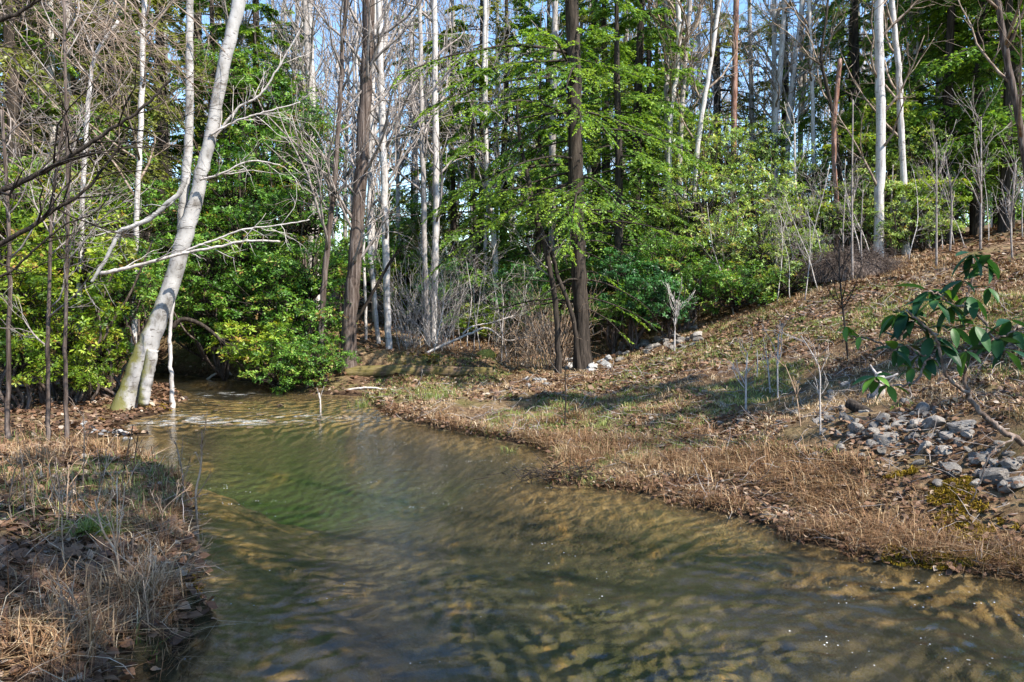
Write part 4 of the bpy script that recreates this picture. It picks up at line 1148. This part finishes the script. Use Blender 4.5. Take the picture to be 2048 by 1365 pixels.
log('log_stub', [a, (a + b_) / 2, b_, b_ + (b_ - a) * .5 - [0, 0, .05]], [.05, .052, .05, .045], 'dark_bark', 'short dark log propped on the right rock heap', 'log', 831)
a = P(1757, 800, 7.9); a[2] = Hs(a[0], a[1])
log('tree_stump', [a - [0, 0, .1], a + [0, 0, .1], a + [.01, 0, .17], a + [-.01, 0, .23]], [.07, .055, .05, .03], 'dead_wood', 'small pale weathered stump behind the rock heap', 'stump', 832)

# brush mound
rng = np.random.default_rng(840)
d = 17.0
c = P(1705, 560, d); c[2] = Hs(c[0], c[1])
o = thing('brush_mound', 'domed mound of dead brown vines at the edge of the slope', 'brush pile', c)
mb = MB()
th = np.linspace(0, 2 * math.pi, 25)[:-1]
rings = []
for k in range(7):
    e = k / 6 * math.pi / 2
    r0 = math.cos(e)
    rings.append(np.stack([c[0] + .95 * r0 * np.cos(th) * (1 + .15 * np.sin(3 * th)), c[1] + .8 * r0 * np.sin(th), np.full(24, c[2] - .15 + .55 * math.sin(e)) + rng.normal(0, .03, 24)], -1))
V = np.array(rings)
ii, jj = np.meshgrid(np.arange(6), np.arange(24), indexing='ij')
mb.add(V, np.stack([ii * 24 + jj, ii * 24 + (jj + 1) % 24, (ii + 1) * 24 + (jj + 1) % 24, (ii + 1) * 24 + jj], -1), None, 0, .3)
mb.build('core', M['brown_bark'], o)
mb = MB()
n = 1500
a = rng.random(n) * 6.28; e = np.arccos(rng.random(n) ** .5 * .98)
b = np.stack([c[0] + 1.0 * np.cos(e) * np.cos(a) * (1 + .15 * np.sin(3 * a)), c[1] + .85 * np.cos(e) * np.sin(a), c[2] - .12 + .60 * np.sin(e)], -1)
dr = nrm(np.stack([np.cos(a), np.sin(a), rng.normal(-.2, .7, n)], -1) + rng.normal(0, .5, (n, 3)))
A, AR = limbs(rng, b, dr, .6 * (.3 + rng.random(n)), .005, 7, .3, -.2, .4)
tubes(mb, A, AR, 3, 0); mb.build('vine_tangle', M['brown_bark'], o)

# ------------------------------------------------------------------ near rhododendron at the right edge
RD = 4.6
rh = thing('rhododendron_bush', 'nearest rhododendron with large drooping dark leaves at the right edge', 'shrub', (P(2140, 920, RD)[0], RD, Hs(P(2140, 920, RD)[0], RD)))
def rlimb(pts, w0, w1, seed, mat='rhodo_bark', name='stem'):
    return limb(rh, name, pts, [RD + .02 * k * (1 if seed % 2 else -1) for k in range(len(pts))], w0, w1, mat, seed=seed, sides=8)
rlimb([(2145, 960), (2100, 915), (2047, 887), (2003, 861), (1981, 843), (1952, 814), (1935, 785)], 14, 10, 851)
rlimb([(1935, 785), (1900, 759), (1884, 725), (1876, 690), (1865, 665), (1834, 638), (1812, 622)], 8, 4, 852)
rlimb([(1935, 785), (1930, 755), (1931, 728), (1950, 705), (1970, 689), (1974, 653), (1952, 631), (1932, 609), (1937, 583), (1950, 545), (1944, 512)], 8, 4, 853)
rlimb([(1878, 712), (1853, 722), (1838, 756), (1816, 770), (1776, 770), (1748, 760)], 6, 3, 854)
rlimb([(1865, 668), (1820, 655), (1780, 690), (1735, 678), (1704, 672), (1692, 655)], 5, 3, 855)
rlimb([(1932, 612), (1905, 612), (1880, 590), (1856, 582)], 5, 3, 856)
rlimb([(1970, 689), (1995, 676), (2020, 668), (2042, 640)], 5, 3, 857)
rlimb([(1868, 700), (1845, 712), (1815, 690)], 4, 3, 858)
rlimb([(1931, 728), (1925, 712), (1932, 700)], 4, 3, 859)
rlimb([(2030, 875), (1985, 905), (1960, 960), (1940, 1010)], 5, 2, 860, name='stem')
rng = np.random.default_rng(861)
NL = 0
more = MB()
for (px, py, n, sz, tn) in [(1944, 506, 5, .125, .4), (1972, 512, 4, .12, .45), (1856, 580, 6, .13, .5), (1880, 578, 5, .12, .7), (1812, 622, 6, .125, .45), (1790, 628, 4, .12, .4), (1926, 560, 4, .11, .8),
                            (1940, 592, 6, .12, .7), (1812, 690, 6, .125, .35), (1842, 706, 6, .125, .5), (1862, 672, 5, .12, .4), (1752, 752, 6, .105, .9), (1776, 770, 4, .1, .8), (1932, 702, 5, .12, .5),
                            (1995, 676, 5, .12, .3), (2030, 662, 6, .125, .25), (2010, 700, 4, .12, .3), (1692, 652, 5, .075, 1.0), (1976, 575, 4, .11, .6), (1720, 672, 3, .06, 1.0), (1870, 600, 6, .12, .5), (1900, 612, 5, .12, .6), (1830, 640, 6, .12, .45), (1880, 690, 6, .12, .4), (1790, 700, 5, .11, .5), (1960, 530, 5, .12, .5), (1825, 735, 4, .1, .7), (1950, 650, 5, .12, .5), (1905, 655, 5, .12, .45), (2020, 640, 5, .12, .3)]:
    c = P(px, py, RD + rng.normal(0, .06))
    for q in range(n):
        az = rng.uniform(0, 6.28) if q else -1.6
        az = q * 6.28 / n + rng.normal(0, .3)
        dd = nrm(np.array([math.cos(az), math.sin(az) * .7, rng.normal(-.45, .4)]))
        mb = MB()
        # a finely curved leaf: 7 x 5 grid
        u = np.linspace(0, 1, 9); v = np.linspace(-1, 1, 5)
        wv = .20 * np.sin(np.pi * np.clip(u, .02, 1) ** .8) ** .75
        x, y, z = frames(dd[None], np.array([[rng.normal(0, .3), rng.normal(0, .3), 1.0]]))
        s = sz * rng.uniform(.85, 1.45)
        UU, VV = np.meshgrid(u, v, indexing='ij')
        lx = VV * wv[:, None]; ly = UU; lz = .05 * np.abs(VV) * np.sin(np.pi * UU) - .22 * UU ** 2
        X = c + s * .08 * dd + s * (lx[..., None] * x[0] + ly[..., None] * y[0] + lz[..., None] * z[0])
        ii, jj = np.meshgrid(np.arange(8), np.arange(4), indexing='ij')
        (mb if NL < 96 else more).add(X, np.stack([ii * 5 + jj, ii * 5 + jj + 1, (ii + 1) * 5 + jj + 1, (ii + 1) * 5 + jj], -1), None, 0, np.clip(tn + rng.normal(0, .18), 0, 1))
        if NL < 96: mb.build('leaf', M['rhodo'], rh)
        NL += 1
tag(more.build('foliage', M['rhodo'], rh), kind='stuff')

# ------------------------------------------------------------------ rocks
def rock_mesh(seed, mat):
    rng = np.random.default_rng(seed)
    bpy_me = bpy.data.meshes.new('rock')
    import bmesh
    bm = bmesh.new()
    bmesh.ops.create_icosphere(bm, subdivisions=3, radius=1)
    pl = nrm(rng.normal(0, 1, (14, 3))); off = rng.uniform(.5, .82, 14)
    for v in bm.verts:
        p = np.array(v.co)
        for n_, o_ in zip(pl, off):
            t = p @ n_ - o_
            if t > 0: p = p - n_ * t * .97
        p *= 1 + .05 * math.sin(5 * p[0] + seed) * math.sin(6 * p[1])
        v.co = p
    bm.to_mesh(bpy_me); bm.free()
    bpy_me.polygons.foreach_set('use_smooth', np.full(len(bpy_me.polygons), False))
    bpy_me.materials.append(M[mat])
    return bpy_me
RM = {}
def rock(px, py, size_px, mat, seed, label=None, group=None, q=None, d=None, flat=.6):
    k = (mat, seed % 7)
    if k not in RM: RM[k] = rock_mesh(900 + seed % 7, mat)
    rng = np.random.default_rng(seed)
    d = gd(px, py) if d is None else d
    c = P(px, py, d)
    s = size_px * .44 * d / F
    o = bpy.data.objects.new('rock', RM[k]); C.objects.link(o)
    o.location = (c[0], c[1], Hs(c[0], c[1]) + s * flat * rng.uniform(-.25, .3))
    o.rotation_euler = (rng.normal(0, .35), rng.normal(0, .35), rng.uniform(0, 6.28))
    o.scale = (s * rng.uniform(1.0, 1.35), s * rng.uniform(.8, 1.05), s * flat * rng.uniform(.9, 1.3))
    tag(o, label or 'x', 'rock', group)
    if q: queue(o, *q, px)
    return o
rng = np.random.default_rng(910)
heap = []
k = 0
for px, py, s in [(1775, 885, 62), (1845, 905, 50), (1870, 860, 56), (1840, 825, 44), (1925, 880, 70), (1960, 925, 60), (1990, 960, 84), (2030, 985, 60), (1890, 925, 44), (1905, 955, 48), (1880, 985, 36), (1800, 915, 44),
                  (1745, 870, 40), (1715, 862, 44), (1690, 850, 38), (1660, 845, 36), (1765, 845, 46), (1800, 855, 40), (1730, 830, 36), (1810, 815, 36), (1875, 830, 36), (1895, 885, 38), (1985, 905, 44), (2025, 930, 56), (1628, 920, 34), (1765, 915, 34), (1950, 975, 40), (2010, 1010, 50), (1835, 865, 40), (1700, 880, 30), (1590, 838, 26), (1560, 845, 20), (1480, 850, 28), (1440, 850, 20)]:
    rock(px, py, s, 'rock', 911 + k, group='grey stones of the right heap', q=('big grey stone', 'big grey stones', 'in the right rock heap') if s >= 48 else ('middling grey stone', 'middling grey stones', 'in the right rock heap') if s >= 39 else ('small grey stone', 'small grey stones', 'around the right rock heap')); k += 1
HL = 'fist sized grey stone filling the gaps of the right rock heap'
for j in range(95):
    t = rng.random()
    px = 1640 + 400 * t + rng.normal(0, 12); py = 842 + 120 * t + rng.normal(0, 26) - 20 * math.sin(3 * t)
    o = rock(px, py, rng.uniform(16, 36), 'rock', 960 + j, HL, 'gap stones of the right heap')
for j in range(34):
    px = 1128 + rng.random() * 92; py = 722 + rng.random() * 22
    rock(px, py, rng.uniform(17, 30), 'pale_rock', 1030 + j, 'small white stone in the sunlit patch before the hemlock foot', 'white stones before the hemlock')
for j in range(10):
    px = 1040 + rng.random() * 60; py = 762 + rng.random() * 14
    rock(px, py, rng.uniform(13, 20), 'pale_rock', 1070 + j, 'small white stone in the dry grass left of the white patch', 'white stones in the grass')
for j in range(44):
    px = 1235 + rng.random() * 165; py = 704 - (px - 1235) * .16 + rng.normal(0, 8)
    rock(px, py, rng.uniform(17, 34), 'rock', 1090 + j, 'grey stone in the far stone row under the laurels', 'grey stones of the far row')
for j in range(26):
    px = 150 + rng.random() * 120; py = 852 + (px - 150) * .22 + rng.normal(0, 5)
    rock(px, py, rng.uniform(8, 20), 'pale_rock', 1140 + j, 'pale stone on the small gravel spit of the left bank', 'pale stones of the gravel spit')
rock(972, 722, 44, 'moss_rock', 1201, 'yellow green mossy boulder at the end of the cut bank', d=17, flat=.9)

for j, (px, py, sz) in enumerate([(395, 862, 26), (455, 850, 30), (500, 858, 22), (545, 846, 30), (600, 852, 26), (640, 842, 22), (430, 822, 20), (480, 806, 18), (560, 812, 20), (690, 836, 20), (520, 830, 26), (370, 845, 18)]):
    o = rock(px, py, sz, 'wet_rock', 1220 + j, 'low wet tan stone breaking the surface of the riffle', 'stones of the riffle', flat=.35)
    o.location.z = -.015
c = P(1118, 966, gd(1118, 966)); c[2] = Hs(c[0], c[1])
mb = MB(); r_ = np.random.default_rng(1250); n = 150
b = c + r_.normal(0, 1, (n, 3)) * [.22, .09, .03] + [0, .06, .03]
a = r_.random(n) * 6.28
A, AR = limbs(r_, b, np.stack([np.cos(a), np.sin(a) * .5, r_.normal(.05, .3, n)], -1), .22 * (.3 + r_.random(n)), .0045, 5, .2, -.05, .4)
A[:, :, 2] = np.maximum(A[:, :, 2], .0)
tubes(mb, A, AR, 4)
o = mb.build('debris_pile', M['dark_bark'], origin=c); tag(o, 'dark tangle of washed up sticks at the point of the right bank', 'driftwood')
stem_plant('dead_stem', [(640, 826), (641, 812), (638, 786)], gd(640, 826), 4, 2.5, 'dead_wood', 'pale forked twig sticking out of the shallow riffle', 'stem', 1251, 3, .2)

r_ = np.random.default_rng(1260)
rk = [o for o in C.objects if o.get('group') in ('gap stones of the right heap', 'grey stones of the right heap')]
pp = np.array([np.array(o.location) + [0, 0, .45 * o.scale[2]] for o in rk])
pp = np.repeat(pp, 5, 0) + r_.normal(0, .06, (len(pp) * 5, 3)) * [1, 1, .2]
a = r_.random(len(pp)) * 6.28
mb = MB(); put_leaves(mb, pp, np.stack([np.cos(a), np.sin(a), r_.normal(-.1, .3, len(pp))], -1), np.stack([r_.normal(0, .4, len(pp)), r_.normal(0, .4, len(pp)), np.ones(len(pp))], -1), .04 * (.6 + .8 * r_.random(len(pp))), 0, np.clip(r_.normal(.45, .25, len(pp)), 0, 1), 1.7)
o = mb.build('leaf_litter', M['litter']); tag(o, kind='stuff')
# ------------------------------------------------------------------ ground cover
def scatter(rng, n, x0, x1, y0, y1, dmin, dmax=99, near=True):
    """points on land; thinner with distance"""
    y = y0 * (y1 / y0) ** rng.random(n) if near else rng.uniform(y0, y1, n)
    x = rng.uniform(x0, x1, n)
    d = shore_dist(x, y)
    k = (d > dmin) & (d < dmax) & (np.abs(x) < .86 * y + 1.0)
    x, y, d = x[k], y[k], d[k]
    return np.stack([x, y, H(x, y, d)], -1), d

def blades(mb, rng, p, h, wd, lean, tint):
    n = len(p)
    a = rng.random(n) * 6.28
    s = np.stack([np.cos(a), np.sin(a), np.zeros(n)], -1)
    ld = np.stack([np.cos(a + 1.57), np.sin(a + 1.57), np.zeros(n)], -1) * (lean * rng.random(n))[:, None]
    h = h[:, None]; wd = np.broadcast_to(wd, (n,))[:, None]
    up = np.array([0, 0, 1.0])
    us = (.25 + .75 * rng.random((n, 1))); m1 = p + h * (.55 * up * us + .25 * ld); tp = p + h * (up * us * (1 - .35 * np.minimum(1, np.linalg.norm(ld, axis=1, keepdims=True))) + ld)
    X = np.stack([p - s * wd, p + s * wd, m1 + s * wd * .8, m1 - s * wd * .8, tp], 1)
    o = (np.arange(n) * 5)[:, None]
    mb.add(X, np.array([[0, 1, 2, 3]]) + o, np.array([[3, 2, 4]]) + o, 0, np.repeat(np.clip(tint, 0, 1), 5))

def stuff(name, mb, mat):
    o = mb.build(name, M[mat]); tag(o, kind='stuff'); return o

HA, HB = P(1640, 848, gd(1640, 848))[:2], P(2060, 990, gd(2060, 990))[:2]
def in_heap(p):
    ab = HB - HA
    t = np.clip(((p[:, :2] - HA) @ ab) / (ab @ ab), 0, 1)
    out = np.hypot(*(p[:, :2] - HA - t[:, None] * ab).T) < .42
    for a0, b0, rad in ((P(1118, 736, gd(1118, 736))[:2], P(1226, 732, gd(1226, 732))[:2], .3), (P(1235, 706, gd(1235, 706))[:2], P(1400, 680, gd(1400, 680))[:2], .35)):
        ab = b0 - a0
        t = np.clip(((p[:, :2] - a0) @ ab) / (ab @ ab), 0, 1)
        out |= np.hypot(*(p[:, :2] - a0 - t[:, None] * ab).T) < rad
    return out
def tufts(mb, rng, p, per, h, wd, lean, tint, sp=.03):
    """clumps: every point p grows per blades leaning outward"""
    n = len(p)
    k = rng.integers(max(2, per // 2), per + per // 2, n)
    idx = np.repeat(np.arange(n), k)
    off = rng.normal(0, 1, (len(idx), 2)) * sp * (.6 + .8 * rng.random(n))[idx][:, None]
    q = p[idx].copy(); q[:, :2] += off
    q[:, 2] = H(q[:, 0], q[:, 1]) - .005
    hh = (h * (.5 + .8 * rng.random(n)))[idx] * (.45 + .7 * rng.random(len(idx)))
    tn = tint[idx] + rng.normal(0, .16, len(idx))
    blades(mb, rng, q, hh, (wd[0] + wd[1] * q[:, 1]) , lean, tn)
rng = np.random.default_rng(1300)
mb = MB()
p, d = scatter(rng, 40000, -2.6, 9, 4.4, 19, .07)
g1 = fbm(p[:, 0] * .9, p[:, 1] * .9, 70, 3)
p = p[((g1 > .40) | (rng.random(len(p)) < .15)) & ~(in_heap(p) & (rng.random(len(p)) < .96))]
tufts(mb, rng, p, 9, .055 + .085 * np.clip(fbm(p[:, 0] * .6, p[:, 1] * .6, 75, 3), 0, 1), (.0012, .00028), 1.7, .22 + .75 * fbm(p[:, 0] * .8, p[:, 1] * .8, 76, 4) + rng.normal(0, .13, len(p)), .035)
stuff('dry_grass', mb, 'dry_grass')
mb = MB()
p, d = scatter(rng, 22000, -2.6, 7, 6.4, 17, .06)
g1 = fbm(p[:, 0] * .7 + 3, p[:, 1] * .7, 80, 3)
p = p[(g1 > .42) & ~in_heap(p)]
tufts(mb, rng, p, 10, np.full(len(p), .085), (.0012, .00027), 1.2, rng.normal(.5, .2, len(p)), .035)
stuff('green_grass', mb, 'grass')
mb = MB()
p, d = scatter(rng, 6500, -9, -1.25, 2.6, 10, .03)
p = p[(p[:, 0] < -1.2) & (fbm(p[:, 0] * 1.3, p[:, 1] * 1.3, 83, 3) > .44)]
tufts(mb, rng, p, 9, .09 + .14 * rng.random(len(p)) ** 2, (.001, .0003), 2.0, rng.normal(.42, .22, len(p)), .04)
stuff('dry_grass', mb, 'dry_grass')
mb = MB()
p, d = scatter(rng, 9000, -9, -1.3, 3.2, 10, .06)
p = p[(p[:, 0] < -1.2) & (fbm(p[:, 0] * 1.0 + 7, p[:, 1] * 1.0, 86, 3) > .45)]
tufts(mb, rng, p, 9, .07 + .1 * rng.random(len(p)), (.0011, .0003), 1.5, rng.normal(.35, .2, len(p)), .035)
stuff('green_grass', mb, 'grass')
mb = MB()
p, d = scatter(rng, 5000, -8, -1.3, 3.0, 9.5, .05)
p = p[(p[:, 0] < -1.2) & (fbm(p[:, 0] * 1.1, p[:, 1] * 1.1, 99, 3) > .5)]
tufts(mb, rng, p, 7, .22 + .16 * rng.random(len(p)), (.0011, .0003), 1.5, rng.normal(.38, .22, len(p)), .03)
stuff('dry_grass', mb, 'dry_grass')
mb = MB()
p, d = scatter(rng, 9000, -14, 22, 15, 30, .1)
p = p[fbm(p[:, 0] * .5, p[:, 1] * .5, 88, 3) > .45]
tufts(mb, rng, p, 6, .1 + .12 * rng.random(len(p)), (.004, .0002), 1.4, rng.normal(.4, .2, len(p)), .06)
stuff('dry_grass', mb, 'dry_grass')
mb = MB()
p, d = scatter(rng, 60000, -6, 5, 2.6, 12, .015, .28)
p = p[(fbm(p[:, 0] * 2.2, p[:, 1] * 2.2, 93, 3) > .44) & (rng.random(len(p)) < np.where(p[:, 0] < -1.2, 1, .85))]
tufts(mb, rng, p, 8, .10 + .14 * rng.random(len(p)) ** 2, (.0009, .0003), 2.2, rng.normal(.3, .22, len(p)), .035)
p, d = scatter(rng, 30000, -1.5, 4.5, 4.6, 10.5, .08, 1.7)
p = p[(fbm(p[:, 0] * 1.6, p[:, 1] * 1.6, 95, 3) > .47) & ~in_heap(p)]
p = p[rng.permutation(len(p))[:2500]]
tufts(mb, rng, p, 8, .11 + .16 * rng.random(len(p)) ** 1.5, (.0009, .0003), 2.4, .12 + .5 * rng.random(len(p)), .04)
stuff('dry_grass', mb, 'dry_grass')
# fallen twigs and straw lying about
def straw(n, x0, x1, y0, y1, L, seed):
    r_ = np.random.default_rng(seed)
    p, d = scatter(r_, n, x0, x1, y0, y1, .03)
    n = len(p); p[:, 2] += .015 + .03 * r_.random(n)
    a = r_.random(n) * 6.28
    A, AR = limbs(r_, p, np.stack([np.cos(a), np.sin(a), r_.normal(.1, .3, n)], -1), L * (.3 + r_.random(n)), .0016 + .0003 * p[:, 1], 5, .22, -.05, .5)
    g = H(A[:, :, 0], A[:, :, 1]); A[:, :, 2] = np.maximum(A[:, :, 2], g + .006)
    mb = MB(); tubes(mb, A, AR, 3, 0, r_.random(1)[0]); return mb
stuff('twig_litter', straw(3200, -2.4, 8, 4.4, 15, .28, 1310), 'twig')
stuff('twig_litter', straw(1800, -8, -1.25, 2.5, 9, .24, 1311), 'tan_stem')

def litter(name, n, x0, x1, y0, y1, size, dmin=.02, flat=.5, mask=0):
    p, d = scatter(rng, n, x0, x1, y0, y1, dmin)
    if mask:
        p = p[(fbm(p[:, 0] * .9, p[:, 1] * .9, 170, 3) + .25 * sst(.6, 0, d) > mask) & ~(in_heap(p) & (rng.random(len(p)) < .35))]
    n = len(p)
    p[:, 2] += .008 + .02 * rng.random(n)
    a = rng.random(n) * 6.28
    dr = np.stack([np.cos(a), np.sin(a), rng.normal(0, .35, n)], -1)
    nu = np.stack([rng.normal(0, flat, n), rng.normal(0, flat, n), np.ones(n)], -1)
    mb = MB(); put_leaves(mb, p, dr, nu, size * (.6 + .8 * rng.random(n)) * (1 + .03 * p[:, 1]), 0, np.clip(rng.normal(.45, .25, n), 0, 1), 1.7)
    stuff(name, mb, 'litter')
litter('leaf_litter', 80000, -2.4, 9, 4.3, 16, .038, mask=.41)
litter('leaf_litter', 30000, -9, -1.2, 2.4, 9.5, .048)
litter('leaf_litter', 60000, -16, 24, 12, 40, .06)
litter('leaf_litter', 14000, -11, -4, 9, 16, .055, .03)
litter('leaf_litter', 9000, -5, -1.2, 2.4, 5.8, .062, .05, flat=.7)
# moss cushions
def moss(cx, cy, r, n):
    a = rng.random(n) * 6.28; q = r * np.sqrt(rng.random(n)) * (.6 + .8 * vnoise(np.cos(a) * 2 + cx, np.sin(a) * 2 + cy, 3))
    x, y = cx + np.cos(a) * q, cy + np.sin(a) * q * .7
    d = shore_dist(x, y); k = (d > .01) & (fbm(x * 5, y * 5, 7, 3) > .44); x, y, d = x[k], y[k], d[k]
    return np.stack([x, y, H(x, y, d) + .01], -1)
ms = []
for px, py, r, n in [(1880, 1110, .28, 5000), (1980, 1060, .3, 5000), (1910, 1000, .16, 3000), (1800, 965, .16, 3000), (1780, 1090, .12, 2000), (2030, 1120, .2, 2500), (310, 815, .35, 2500), (235, 850, .3, 2000), (410, 805, .2, 1200), (150, 1240, .12, 2000), (60, 1270, .12, 2000), (370, 1185, .07, 1500), (850, 735, .5, 2500)]:
    q = P(px, py, gd(px, py)); ms.append(moss(q[0], q[1], r, n))
p = np.concatenate(ms); n = len(p)
mb = MB(); blades(mb, rng, p, .018 + .024 * rng.random(n), .0035 + .0002 * p[:, 1], 1.2, rng.random(n)); stuff('moss', mb, 'moss')

# grass clumps of the water edge: things one can point at
def tuft(px, py, n, h, mat, label, seed, sp=.05, lean=1.2, name='grass_tuft', d=None):
    r_ = np.random.default_rng(seed)
    d = gd(px, py) if d is None else d
    c = P(px, py, d); c[2] = max(Hs(c[0], c[1]), -.05)
    mb = MB(); p = c + r_.normal(0, sp, (n, 3)) * [1, 1, 0]
    blades(mb, r_, p, h * (.5 + .6 * r_.random(n)), .0028 + .0001 * d, lean, .25 + .6 * r_.random(n))
    o = mb.build(name, M[mat], origin=c); tag(o, label, 'grass'); return o
tuft(1140, 925, 160, .30, 'dry_grass', 'upright pale grass tuft at the point of the right bank', 1401)
tuft(1020, 900, 60, .16, 'grass', 'green grass tuft leaning over the water near the point', 1402)
tuft(1290, 945, 200, .26, 'dry_grass', 'bushy tan grass tuft right of the dark debris', 1403, .09)
tuft(1400, 960, 240, .24, 'dry_grass', 'widest brown grass tuft on the right waterline', 1404, .12, 1.6)
tuft(180, 1085, 260, .24, 'grass', 'dark green arching grass tuft on the near left bank', 1405, .05, 1.8)
tuft(70, 940, 200, .30, 'dry_grass', 'pale tan grass tuft at the back of the left bank', 1406, .10, 1.6)
tuft(285, 1200, 260, .30, 'dry_grass', 'straw coloured drooping tuft over the near left undercut', 1407, .08, 2.0)
tuft(110, 1310, 220, .26, 'dry_grass', 'brown matted tuft at the bottom left', 1408, .12, 2.2)
tuft(730, 815, 120, .25, 'grass', 'light green grass tuft at the tip of the far right bank', 1409, .12, .8)
tuft(880, 800, 260, .26, 'grass', 'green grass clump behind the far tip', 1410, .2, .8)

flush()
